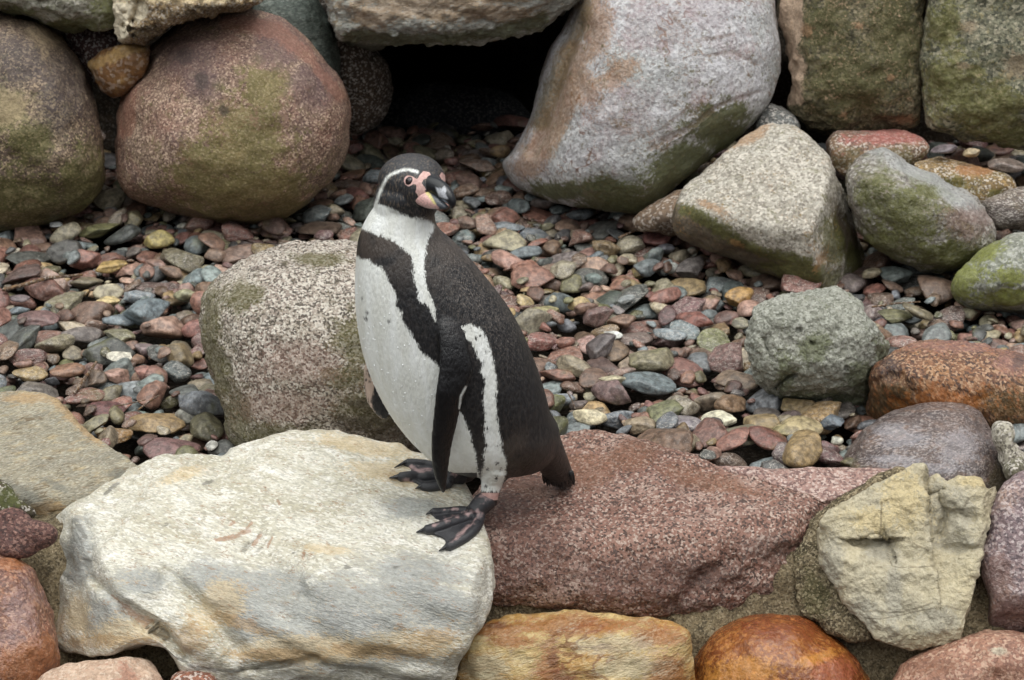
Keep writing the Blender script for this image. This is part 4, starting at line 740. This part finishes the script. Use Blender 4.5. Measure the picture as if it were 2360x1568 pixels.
def loft(rows, n=60, seg=40, ex=2.0, yslant=0.0):
    """rows: (v, uL, uR, Y, half depth) -> horizontal elliptical sections; yslant turns the section (leading edge nearer the viewer)"""
    V, F = [], []
    for (v, ul, ur, Y, d) in interp_rows(rows, n):
        A = at_y(np.array([ul]), np.array([v]), Y)[0]; B = at_y(np.array([ur]), np.array([v]), Y)[0]; c = (A + B) / 2; a = max((B - A)[0] / 2, .0008); d = max(d, .0008)
        for k in range(seg):
            th = 2 * math.pi * k / seg; ct, st = math.cos(th), math.sin(th)
            x = a * abs(ct) ** (2 / ex) * (1 if ct > 0 else -1); y = d * abs(st) ** (2 / ex) * (1 if st > 0 else -1)
            V.append(c + np.array([x, y + yslant * x, 0]))
    for i in range(n - 1):
        for k in range(seg): F.append((i * seg + k, (i + 1) * seg + k, (i + 1) * seg + (k + 1) % seg, i * seg + (k + 1) % seg))
    F.append(tuple(range(seg))); F.append(tuple((n - 1) * seg + k for k in range(seg - 1, -1, -1)))
    return np.array(V), F
def ellipsoid(c, r):
    V, F = ICO4; return V * np.asarray(r) + np.asarray(c), [tuple(f) for f in F.tolist()]
def union(parts, voxel, smooth, name):
    Vs, Fs, b = [], [], 0
    for V, F in parts:
        Vs.append(V); Fs += [tuple(i + b for i in f) for f in F]; b += len(V)
    me = bpy.data.meshes.new('tmp'); me.from_pydata(np.concatenate(Vs).tolist(), [], Fs); me.update()
    o = bpy.data.objects.new('tmp', me); COL.objects.link(o)
    md = o.modifiers.new('r', 'REMESH'); md.mode = 'VOXEL'; md.voxel_size = voxel; md.use_smooth_shade = True
    sm_ = o.modifiers.new('s', 'SMOOTH'); sm_.factor = .5; sm_.iterations = smooth
    dg = bpy.context.evaluated_depsgraph_get(); out = bpy.data.meshes.new_from_object(o.evaluated_get(dg)); out.name = name
    bpy.data.objects.remove(o); bpy.data.meshes.remove(me)
    out.polygons.foreach_set('use_smooth', [True] * len(out.polygons))
    return out
def coords(me):
    a = np.empty(len(me.vertices) * 3, np.float32); me.vertices.foreach_get('co', a); return a.reshape(-1, 3).astype(float)
def c2(p): return ((860 + p[0] * .3955) * .9219, (800 + p[1] * .3955) * .9219)
def c3(p): return (848.1 + p[0] * .11759, 341.1 + p[1] * .11759)
def c4(p): return (875.8 + p[0] * .16463, 1032.5 + p[1] * .16463)

torso = loft([(v, a, b, YC, d) for v, a, b, d in (
    (440, 885, 1000, .034), (470, 868, 1003, .042), (495, 850, 1002, .047), (520, 836, 1006, .053), (540, 829, 1020, .059), (560, 824, 1043, .066), (600, 820, 1082, .079), (640, 818, 1115, .088), (680, 818, 1147, .095), (720, 821, 1176, .100),
    (760, 826, 1199, .103), (800, 834, 1218, .105), (840, 846, 1234, .105), (880, 862, 1248, .104), (920, 882, 1260, .101), (960, 907, 1270, .095), (1000, 938, 1281, .088), (1035, 972, 1280, .076), (1060, 1002, 1268, .060), (1078, 1035, 1248, .042), (1090, 1075, 1200, .020))], 80, 48, 2.15)
tail = loft([(890, 1180, 1225, YC + .0, .04), (940, 1175, 1260, YC + .005, .064), (980, 1188, 1281, YC + .012, .062), (1020, 1208, 1295, YC + .024, .052), (1050, 1226, 1306, YC + .042, .044), (1080, 1242, 1317, YC + .064, .035), (1100, 1254, 1323, YC + .08, .027), (1112, 1266, 1323, YC + .09, .019), (1120, 1280, 1320, YC + .096, .010)], 30, 28)
P0 = lambda u, v, Y: at_y(np.array([float(u)]), np.array([float(v)]), Y)[0]
skull = ellipsoid(P0(949, 416, YC), (75 * PX, .047, 60 * PX)); cheek = ellipsoid(P0(938, 452, YC - .004), (69 * PX, .046, 52 * PX)); face = ellipsoid(P0(972, 432, YC - .028), (46 * PX, .034, 44 * PX)); chin = ellipsoid(P0(968, 470, YC - .012), (40 * PX, .036, 38 * PX))
nape = ellipsoid(P0(905, 470, YC + .004), (42 * PX, .045, 60 * PX))
heel = at_z(np.array([1108.]), np.array([1192.]), hit(white_bvh, 1075, 1195)[0][2])[0]
legY = heel[1] + .012
def legtube(pts, rad, seg=20): return tube([P0(u, v, Y) for u, v, Y in pts], rad, seg)
leg = legtube([(1150, 970, YC - .02), (1148, 1030, YC - .03), (1143, 1080, (YC + legY) / 2 - .02), (1134, 1110, legY + .005), (1129, 1136, legY), (1126, 1160, legY)], [.056, .045, .031, .0195, .0156, .0148])
fheel, _n = hit(white_bvh, 1062, 1108)
if fheel is None or fheel[1] > 3.75: fheel = at_z(np.array([1062.]), np.array([1108.]), .05)[0]
farleg = legtube([(1090, 1010, YC + .04), (1085, 1060, YC + .05), (1076, 1085, fheel[1] + .01), (1068, 1098, fheel[1] + .005)], [.045, .034, .02, .017])
nflip = loft([(690, 985, 1050, YC - .05, .03), (735, 1001, 1062, YC - .078, .022), (770, 1008, 1070, YC - .094, .0165), (800, 1012, 1076, YC - .105, .0125), (830, 1013, 1083, YC - .113, .0102), (860, 1010, 1089, YC - .118, .009), (900, 1004, 1077, YC - .125, .008), (940, 1000, 1063, YC - .125, .0075), (980, 996, 1054, YC - .123, .007), (1020, 993, 1044, YC - .12, .0065), (1060, 994, 1037, YC - .116, .006), (1100, 1002, 1032, YC - .112, .0055), (1126, 1013, 1028, YC - .11, .005), (1137, 1020, 1025, YC - .109, .003)], 60, 28, 2.0, .25)
fflip = loft([(770, 850, 900, YC + .03, .02), (820, 845, 885, YC + .05, .012), (860, 838, 880, YC + .055, .0075), (900, 839, 893, YC + .055, .007), (932, 847, 900, YC + .052, .0065), (954, 864, 899, YC + .05, .006), (966, 878, 891, YC + .05, .004)], 36, 24, 2.0, -.15)
rump = ellipsoid(P0(1236, 1008, YC + .02), (.041, .06, .048))
SRC = [torso, tail, rump, skull, cheek, face, chin, nape, leg, farleg, nflip, fflip]
body_me = union(SRC, .0025, 9, 'body'); BV = coords(body_me)
bu, bv = project(BV)
# which source piece each vertex came from
def nearest(src):
    t = BVHTree.FromPolygons([tuple(x) for x in src[0]], src[1]); return np.array([(t.find_nearest(Vector(p), .03)[3] or (0.03 if t.find_nearest(Vector(p), .03)[0] is None else 0)) for p in BV])
d_nf, d_ff, d_leg = nearest(nflip), nearest(fflip), nearest(leg)
d_body = np.minimum(nearest(torso), d_leg)
is_nf = (d_nf < d_body) & (bv > 700); is_ff = (d_ff < d_body) & (bu < 905) & (bv > 780)
W_BELLY = [(760, 586), (818, 588), (834, 598), (850, 598), (862, 612), (876, 614), (888, 628), (895, 650), (906, 660), (914, 690), (912, 708), (925, 720), (930, 745), (945, 765), (955, 782), (966, 800), (975, 815), (990, 825), (1005, 838), (1030, 880), (1045, 915), (1056, 945), (1070, 965), (1076, 985), (1086, 1000), (1086, 1020), (1096, 1045), (1100, 1075), (1104, 1100), (1100, 1125), (1000, 1130), (760, 1130)]
W_NECK = [(770, 460), (866, 470), (884, 474), (905, 480), (921, 491), (940, 499), (955, 503), (975, 504), (990, 510), (1002, 519), (1001, 527), (990, 546), (983, 570), (980, 592), (978, 620), (980, 642), (984, 664), (994, 688), (1001, 705), (1005, 724), (1005, 742), (999, 734), (993, 716), (982, 702), (966, 696), (961, 668), (954, 640), (953, 612), (946, 590), (936, 578), (914, 562), (894, 550), (870, 544), (850, 534), (832, 526), (770, 530)]
W_FLANK = [(1050, 758), (1085, 747), (1110, 759), (1128, 799), (1137, 832), (1146, 883), (1142, 920), (1145, 964), (1152, 1000), (1158, 1040), (1168, 1066), (1163, 1102), (1152, 1137), (1104, 1132), (1109, 1091), (1116, 1073), (1114, 1047), (1123, 1029), (1117, 1000), (1117, 971), (1115, 934), (1114, 898), (1121, 876), (1106, 858), (1113, 843), (1099, 821), (1088, 792), (1068, 776)]
fw = np.maximum.reduce([poly_sd(bu, bv, W_BELLY), poly_sd(bu, bv, W_NECK), poly_sd(bu, bv, W_FLANK)])
BROW = [(962, 396.5), (944.5, 391.8), (930, 392), (914, 397), (899, 403), (889, 414), (881, 429), (875, 445), (870, 461), (866, 470)]
dbrow = seg_dist(bu, bv, BROW); front = BV[:, 1] < YC + .01
fw = np.where(front, np.maximum(fw, 3.0 - dbrow), fw)
spots = [(846, 722, 3.5), (842, 735, 3.5), (898, 742, 4.5), (834, 690, 2), (880, 540, 1.5)] + [c2(p) + (r,) for p, r in (((795, 155), 5), ((830, 210), 5), ((835, 120), 3), ((860, 100), 3), ((905, 690), 5), ((975, 800), 4), ((970, 905), 4), ((905, 945), 3.5), ((960, 1005), 4.5), ((895, 1052), 4), ((890, 590), 2.5), ((800, 55), 2.5), ((900, 200), 4), ((880, 270), 3), ((990, 945), 3), ((930, 1085), 5), ((760, 75), 2.5))]
for (su, sv, sr) in spots: fw = np.minimum(fw, np.hypot((bu - su), (bv - sv) * .75) - sr * .62)
# near flipper: black with a pale trailing line; far flipper: pale underside with dark inner half
fw = np.where(is_nf, 1.6 - seg_dist(bu, bv, [c2(p) for p in ((770, 425), (738, 485), (730, 560))]), fw)
ffd = poly_sd(bu, bv, [c2(p) for p in ((205, 380), (330, 520), (320, 650), (250, 632), (195, 600), (172, 520), (180, 440))]); ffw = -ffd
for p, r in (((150, 320), 3), ((165, 350), 3), ((185, 330), 3.5), ((180, 360), 3), ((140, 380), 2), ((155, 300), 2), ((160, 390), 2), ((135, 345), 1.6)):
    su, sv = c2(p); ffw = np.minimum(ffw, np.hypot(bu - su, bv - sv) - r)
ffw = np.minimum(ffw, seg_dist(bu, bv, [(838, 870), (840, 905), (850, 935), (868, 956)]) - 1.5)
fw = np.where(is_ff, ffw, fw)
fw = np.where((bv > 1090) & (bu < 1100) & ~is_nf, -20, fw)           # far leg is dark
PINK = [[c3(p) for p in ((870, 560), (960, 610), (1040, 500), (1080, 450), (1200, 480), (1240, 540), (1190, 600), (1090, 620), (1050, 690), (1100, 760), (1140, 820), (930, 880), (950, 780), (930, 720), (870, 700))], [c3(p) for p in ((1390, 540), (1450, 470), (1510, 540), (1540, 640), (1500, 680), (1430, 600))], [c3(p) for p in ((930, 850), (1100, 820), (1230, 990), (1330, 1130), (1390, 1175), (1250, 1195), (1130, 1150), (1050, 1080), (990, 960))]]
fp = np.maximum.reduce([poly_sd(bu, bv, q) for q in PINK] + [11.5 - np.hypot(bu - 942, (bv - 417) * .9)])
fp = np.where(front & (bv < 500), fp, -30)
fp = np.where((bv > 1134) & ~is_nf & (bu > 1095), np.minimum(bv - 1136, 1153 - bv), fp)
fattr(body_me, 'fw', fw); fattr(body_me, 'fp', fp)
fattr(body_me, 'flip', np.where(d_nf < .012, np.clip((bv - 730) / 70, 0, 1) * np.clip(1.6 - (d_nf - np.minimum(d_body, .01) * .2) / .006, 0, 1), 0.0) * is_nf + 0.0); fattr(body_me, 'far', is_ff.astype(float))
head = np.clip((505 - bv) / 40, 0, 1); fattr(body_me, 'head', head)
back = np.clip((bu - (900 + (bv - 500) * .45)) / 100, 0, 1) * np.clip((900 - bv) / 220, 0, 1); fattr(body_me, 'back', back)
fattr(body_me, 'brown', np.clip((690 - bv) / 160, 0, 1) * .9 * (bv > 500) + .6 * np.clip(1 - np.hypot(bu - 1190, (bv - 1040) * 1.2) / 90, 0, 1)); fattr(body_me, 'taild', np.clip((bv - 1030) / 60, 0, 1) * (bu > 1200))

N = NT('penguin_feathers')
flow = N.mapping(N.obj, (1, 1, .2), (0, math.radians(28), 0)); flow2 = N.mapping(N.obj, (1, 1, .33), (0, math.radians(-50), 0))
nA = N.noise(flow, 480, 3, .65); nB = N.noise(N.obj, 110, 3, .6); nC = N.noise(flow2, 330, 3, .6); nD = N.noise(flow, 190, 2, .5)
jit = N.math('ADD', N.math('MULTIPLY', N.math('SUBTRACT', nA, .5), 22.0), N.math('MULTIPLY', N.math('SUBTRACT', nB, .5), 9.0))
jit = N.math('MULTIPLY', N.math('MULTIPLY', jit, N.rng(N.attr('head'), .2, 1., 1., .45)), N.rng(N.attr('flip'), 0., 1., 1., .1))
W = N.rng(N.math('ADD', N.attr('fw'), jit), -3.4, 3.4)
dk = N.mix(N.rng(nB, .35, .65), lin((22, 22, 25)), lin((32, 31, 33)))
dk = N.mix(N.math('MULTIPLY', N.attr('brown'), N.rng(N.noise(N.obj, 28, 3), .3, .6)), dk, lin((78, 68, 61)))
vf = N.voro(N.mapping(N.obj, (1, 1, .5), (0, math.radians(32), 0)), 190, 'F1', 0)
dk = N.mix(N.math('MULTIPLY', N.rng(vf, .45, .75), N.math('ADD', .1, N.math('MULTIPLY', N.attr('back'), .25))), dk, lin((96, 90, 86)))
nE = N.noise(N.mapping(N.obj, (1, 1, .42), (0, math.radians(35), 0)), 520, 2, .5)
tips = N.math('MULTIPLY', N.rng(nE, .52, .68), N.math('ADD', .08, N.math('MULTIPLY', N.attr('back'), .92)))
dk = N.mix(N.math('MULTIPLY', tips, .75), dk, lin((124, 114, 106)))
hd = N.mix(N.math('MULTIPLY', N.rng(nC, .52, .64), .8), lin((44, 45, 49)), lin((112, 100, 88)))
dk = N.mix(N.math('MULTIPLY', N.attr('head'), .85), dk, hd)
dk = N.mix(N.attr('flip'), dk, N.mix(N.rng(nB, .3, .7), lin((15, 15, 17)), lin((25, 24, 26))))
dk = N.mix(N.attr('taild'), dk, lin((18, 18, 19)))
wt = N.mix(N.rng(N.noise(flow, 60, 4), .35, .7), lin((220, 221, 215)), lin((234, 236, 234)))
wt = N.mix(N.attr('far'), wt, lin((186, 164, 150)))
col = N.mix(W, dk, wt)
pk = N.mix(N.rng(nB, .3, .7), lin((190, 150, 144)), lin((212, 176, 168)))
col = N.mix(N.rng(N.math('ADD', N.attr('fp'), N.math('MULTIPLY', N.math('SUBTRACT', nB, .5), 4.)), -.8, 1.0), col, pk)
N.put(N.b.inputs['Base Color'], col); N.put(N.b.inputs['Roughness'], N.math('SUBTRACT', .44, N.math('MULTIPLY', N.attr('flip'), .10))); N.b.inputs['Specular IOR Level'].default_value = .5
N.put(N.b.inputs['Normal'], N.bump(N.math('ADD', N.math('ADD', nA, nD), N.math('MULTIPLY', vf, -.5)), .55, .0028))
FEATHER = N.m
def paint_mat(name, rough=.35, spec=.5, bump=.15, scale=500, voro=False):
    N = NT(name); b = N.noise(N.obj, scale, 3, .6); col = N.mix(1., N.attr('col', 'Color'), N.mix(N.rng(b, .3, .7), (.75, .75, .75, 1), (1.15, 1.15, 1.15, 1)), 'MULTIPLY')
    N.put(N.b.inputs['Base Color'], col); N.b.inputs['Roughness'].default_value = rough; N.b.inputs['Specular IOR Level'].default_value = spec
    N.put(N.b.inputs['Normal'], N.bump(N.voro(N.obj, scale, 'F1', 0) if voro else b, bump, .0012)); return N.m
M_BEAK = paint_mat('horn', .3, .5, .25, 350); M_FOOT = paint_mat('scaly_skin', .42, .5, .5, 620, True)
base_pt = np.array([heel[0], YC, heel[2]])
peng = bpy.data.objects.new('penguin', None); COL.objects.link(peng); peng.location = base_pt
tag(peng, 'black and white penguin standing on the white rock with its head turned back', 'penguin')
def child(name, me, mat, parent=peng, shift=True):
    o = bpy.data.objects.new(name, me); COL.objects.link(o); o.parent = parent
    if shift:
        V = coords(me) - base_pt; me.vertices.foreach_set('co', V.astype(np.float32).ravel()); me.update()
    me.materials.clear(); me.materials.append(mat); return o
body_bvh = BVHTree.FromPolygons([tuple(x) for x in BV], [tuple(p.vertices) for p in body_me.polygons])
# water beads on the breast, as seen all over the wet belly
cand = np.where((fw > 9) & ~is_nf & ~is_ff & (bv > 640) & (BV[:, 1] < YC - .005))[0]; rr = np.random.default_rng(5); DV, DF, b0 = [], [], 0
nrm = np.empty(len(BV) * 3, np.float32); body_me.vertex_normals.foreach_get('vector', nrm); nrm = nrm.reshape(-1, 3)
V1, F1 = ico(2)
for i in rr.choice(cand, 110, replace=False):
    r = rr.uniform(.0005, .0011); DV.append(V1 * np.array([r, r, r * 1.3]) + BV[i] + nrm[i] * r * .3); DF += [tuple(int(x) + b0 for x in f) for f in F1]; b0 += len(V1)
body = child('body', body_me, FEATHER)
wm = bpy.data.materials.new('water'); wm.use_nodes = True; wb = wm.node_tree.nodes['Principled BSDF']; wb.inputs['Roughness'].default_value = .05; wb.inputs['Base Color'].default_value = (.9, .92, .93, 1)  # opaque near-white colour stands in for the bright glint of the beads
dm = bpy.data.meshes.new('water_beads'); dm.from_pydata(np.concatenate(DV).tolist(), [], DF); dm.polygons.foreach_set('use_smooth', [True] * len(dm.polygons))
tag(child('water_beads', dm, wm), kind='stuff')

# beak
def beak_loft(secs, lat, n=40, seg=32):
    R = interp_rows([(u, v, Y, hh, hw) for u, v, Y, hh, hw in secs], n); C_ = np.stack([P0(u, v, Y) for u, v, Y, _, _ in R]); V, F = [], []
    for i in range(n):
        T = C_[min(i + 1, n - 1)] - C_[max(i - 1, 0)]; T /= np.linalg.norm(T); w = np.cross(T, lat) * SGN; w /= np.linalg.norm(w)
        for k in range(seg):
            th = 2 * math.pi * k / seg; V.append(C_[i] + max(R[i][3], .3) * PX * math.sin(th) * w + max(R[i][4], .0004) * math.cos(th) * lat)
    for i in range(n - 1):
        for k in range(seg): F.append((i * seg + k, i * seg + (k + 1) % seg, (i + 1) * seg + (k + 1) % seg, (i + 1) * seg + k))
    F.append(tuple(range(seg - 1, -1, -1))); F.append(tuple((n - 1) * seg + k for k in range(seg))); return np.array(V), F
LAT = np.array([.67, .74, 0.0]); SGN = 1.0 if np.cross(np.array([.7, -.65, -.2]), LAT)[2] > 0 else -1.0
def painted(name, V, F, mat, regions, default, parent=peng):
    o = mesh_obj(name, V - base_pt, F, mat); o.parent = parent
    bm = bmesh.new(); bm.from_mesh(o.data); bmesh.ops.recalc_face_normals(bm, faces=bm.faces); bm.to_mesh(o.data); bm.free()
    uu, vv = project(V); C_ = np.tile(np.array(lin(default)), (len(V), 1))
    for poly, c, soft in regions:
        f = np.clip(.5 + poly_sd(uu, vv, poly) / (2 * soft), 0, 1)[:, None]; C_ = C_ * (1 - f) + np.array(lin(c)) * f
    cattr(o.data, 'col', C_); return o
up = beak_loft([(978, 424, YC - .030, 22, .0150), (992, 427, YC - .044, 22.5, .0148), (1010, 434, YC - .058, 21, .0132), (1025, 445, YC - .069, 18.5, .0112), (1036, 457, YC - .077, 14.5, .0088), (1042, 469, YC - .081, 9.5, .006), (1041, 479, YC - .081, 3.5, .003)], LAT)
painted('upper_beak', *up, M_BEAK, [([c3(p) for p in ((1330, 790), (1440, 800), (1500, 760), (1540, 820), (1520, 900), (1570, 1010), (1480, 990), (1390, 960))], (188, 190, 196), 1.2), ([c3(p) for p in ((1400, 1010), (1500, 1020), (1560, 1080), (1560, 1180), (1440, 1160), (1390, 1100))], (160, 172, 184), 1.5)], (30, 31, 34))
lo = beak_loft([(957, 446, YC - .034, 11, .0150), (972, 454, YC - .047, 18, .0146), (988, 461, YC - .058, 19, .0128), (1003, 467, YC - .067, 15.5, .0104), (1018, 474, YC - .074, 9.5, .0076), (1030, 479, YC - .078, 4, .004)], LAT)
painted('lower_beak', *lo, M_BEAK, [([c3(p) for p in ((850, 800), (1100, 800), (1230, 960), (1330, 1110), (1400, 1180), (1300, 1260), (1100, 1260), (900, 1100))], (214, 172, 166), 1.0), ([c3(p) for p in ((1090, 790), (1130, 800), (1220, 900), (1300, 1040), (1340, 1110), (1290, 1110), (1200, 980), (1100, 860))], (206, 194, 130), 1.2)], (74, 78, 84))
# eye, set in its pink ring
d = rays(np.array([942.]), np.array([416.5]))[0]; e = body_bvh.ray_cast(Vector(CAM), Vector(d).normalized())
def eye_at(u, v, r):
    d = rays(np.array([u]), np.array([v]))[0]; e = body_bvh.ray_cast(Vector(CAM), Vector(d).normalized()); return np.array(e[0]), np.array(e[1])
ec, en = eye_at(942., 416.5, 0)
eye_m = NT('eye_brown'); eye_m.b.inputs['Base Color'].default_value = lin((50, 41, 43)); eye_m.b.inputs['Roughness'].default_value = .08
pup_m = NT('pupil_black'); pup_m.b.inputs['Base Color'].default_value = lin((12, 11, 12)); pup_m.b.inputs['Roughness'].default_value = .05
V, F = ellipsoid(ec - en * .0038 - base_pt, (.0078, .0078, .0078)); eye = mesh_obj('eye', V, F, eye_m.m); eye.parent = peng
V, F = ellipsoid(ec + en * .0014 - base_pt, (.0032, .0032, .0032)); pu_ = mesh_obj('pupil', V, F, pup_m.m); pu_.parent = eye

# feet: toes laid on the rock, webs between them, claws
def foot(toes, ankle, bvh, pinks, nm='foot'):
    parts, curves, claws = [], [], []
    for pts, rad in toes:
        uv = catmull_open([c4(p) for p in pts], 6); W3 = []
        for q, (u, v) in enumerate(uv):
            h, n_ = hit(bvh, u, v)
            if h is None or (W3 and np.linalg.norm(h - W3[-1]) > .05): h = W3[-1] + (W3[-1] - W3[-2]) if len(W3) > 1 else at_z(np.array([u]), np.array([v]), .05)[0]
            W3.append(h)
        W3 = np.array(W3); k = len(W3); rad *= 1.16; rr_ = np.linspace(rad, rad * .86, k)
        W3[:, 2] += rr_ * .55; W3[0, 2] += .006; W3[1, 2] += .004
        nt = max(int(k * .80), 3); parts.append(tube(W3[:nt + 1], rr_[:nt + 1], 14)); curves.append(W3)
        cl = W3[nt - 1:].copy(); cl[:, 2] += np.linspace(.002, -.0005, len(cl)); claws.append(tube(cl, np.linspace(rad * .62, rad * .12, len(cl)), 10))
    A = ankle; root = np.mean([c[0] for c in curves], 0)
    parts.append(tube([A, A * .5 + root * .5 + np.array([0, 0, .004]), root], [.0172, .0178, .017], 18))
    for c in curves: parts.append(tube([root, c[0], c[1]], [.0125, .0105, .0085], 12))
    for a, b in zip(curves[:-1], curves[1:]):        # webs
        n, m = 14, 8; top = []
        for t in np.linspace(0, 1, m):
            smax_ = .86 - .20 * math.sin(math.pi * t)
            for s in np.linspace(0, smax_, n):
                pa = a[0] + 0; ia = s * (len(a) - 1); ib = s * (len(b) - 1)
                fa = a[int(ia)] * (1 - ia % 1) + a[min(int(ia) + 1, len(a) - 1)] * (ia % 1); fb = b[int(ib)] * (1 - ib % 1) + b[min(int(ib) + 1, len(b) - 1)] * (ib % 1)
                top.append(fa * (1 - t) + fb * t + np.array([0, 0, -.001]))
        top = np.array(top); bot = top - np.array([0, 0, .005]); V = np.concatenate([top, bot]); F = []; K = n * m; I = lambda i, j: i * n + j
        for i in range(m - 1):
            for j in range(n - 1):
                F.append((I(i, j), I(i, j + 1), I(i + 1, j + 1), I(i + 1, j))); F.append((K + I(i, j), K + I(i + 1, j), K + I(i + 1, j + 1), K + I(i, j + 1)))
        ring = [I(0, j) for j in range(n)] + [I(i, n - 1) for i in range(1, m)] + [I(m - 1, j) for j in range(n - 2, -1, -1)] + [I(i, 0) for i in range(m - 2, 0, -1)]
        for i in range(len(ring)): F.append((ring[i], K + ring[i], K + ring[(i + 1) % len(ring)], ring[(i + 1) % len(ring)]))
        parts.append((V, F))
    me = union(parts, .0013, 4, 'foot'); V = coords(me); uu, vv = project(V); C_ = np.tile(np.array(lin((44, 44, 48))), (len(V), 1))
    nz = fbm(V * 120, 4, 3)
    for ln, w in pinks:
        f = np.clip(.75 - seg_dist(uu, vv, [c4(p) for p in ln]) / (w * .16463) * .6 + .8 * nz, 0, 1)[:, None] * .8; C_ = C_ * (1 - f) + np.array(lin((176, 148, 146))) * f
    cattr(me, 'col', C_); o = child('foot', me, M_FOOT)
    for V, F in claws:
        c = mesh_obj('claw', V - base_pt, F, CLAW); c.parent = o
    return o
def catmull_open(P, n):
    P = np.asarray(P, float); P = np.concatenate([[2 * P[0] - P[1]], P, [2 * P[-1] - P[-2]]]); out = []
    for i in range(1, len(P) - 2):
        a, b, c, d = P[i - 1], P[i], P[i + 1], P[i + 2]
        for t in np.linspace(0, 1, n, endpoint=False): out.append(.5 * (2 * b + (c - a) * t + (2 * a - 5 * b + 4 * c - d) * t * t + (3 * b - a - 3 * c + d) * t ** 3))
    out.append(P[-2]); return np.array(out)
cm = NT('claw_horn'); cm.b.inputs['Base Color'].default_value = lin((26, 26, 29)); cm.b.inputs['Roughness'].default_value = .22; CLAW = cm.m
foot([([(1290, 925), (1130, 905), (980, 915), (840, 925), (740, 925), (645, 955)], .0068), ([(1340, 960), (1180, 1030), (980, 1090), (800, 1150), (650, 1190), (510, 1215)], .0088), ([(1400, 1040), (1320, 1180), (1200, 1290), (1060, 1370), (950, 1420), (830, 1472)], .0084)],
     P0(1127, 1150, legY), white_bvh, [([(1430, 640), (1600, 690)], 60), ([(1200, 900), (1390, 900), (1360, 980)], 34), ([(760, 1080), (900, 1035), (1080, 975)], 22), ([(1330, 1000), (1260, 1090), (1150, 1200), (1010, 1310)], 26), ([(900, 870), (1080, 850)], 16), ([(1000, 970), (920, 990)], 24)])
foot([([(960, 400), (850, 320), (700, 265), (540, 240), (380, 235), (205, 300)], .0068), ([(940, 480), (800, 440), (640, 440), (430, 430), (280, 445), (130, 452)], .0085), ([(980, 540), (880, 560), (780, 580), (680, 585), (590, 575), (500, 595)], .0075)],
     P0(1064, 1098, fheel[1] + .003), white_bvh, [([(420, 270), (560, 320), (690, 320)], 30), ([(330, 450), (430, 470)], 34), ([(950, 330), (1090, 370)], 30)])
# bristly tip of the tail
rt = np.random.default_rng(3); TV, TF, b0 = [], [], 0
for k in range(70):
    s = rt.random(); u0, v0 = 1252 + 66 * s, 1086 + 6 * rt.random() + 8 * s * (1 - s); L = rt.uniform(26, 42) * (1 - .45 * abs(s - .6)); Y0 = YC + .062 + rt.uniform(-.012, .02)
    ang = math.radians(58 + 22 * (1 - s) + rt.uniform(-6, 6)); u1, v1 = u0 + L * math.cos(ang) * .6, v0 + L * math.sin(ang)
    V, F = tube([P0(u0, v0, Y0), P0((u0 + u1) / 2, (v0 + v1) / 2, Y0), P0(u1, v1, Y0)], [.0035, .0028, .0005], 5); TV.append(V); TF += [tuple(i + b0 for i in f) for f in F]; b0 += len(V)
tm = NT('tail_feather_black'); tm.b.inputs['Base Color'].default_value = lin((20, 20, 21)); tm.b.inputs['Roughness'].default_value = .5
tf = mesh_obj('tail_feathers', np.concatenate(TV) - base_pt, TF, tm.m); tf.parent = peng; tag(tf, kind='stuff')
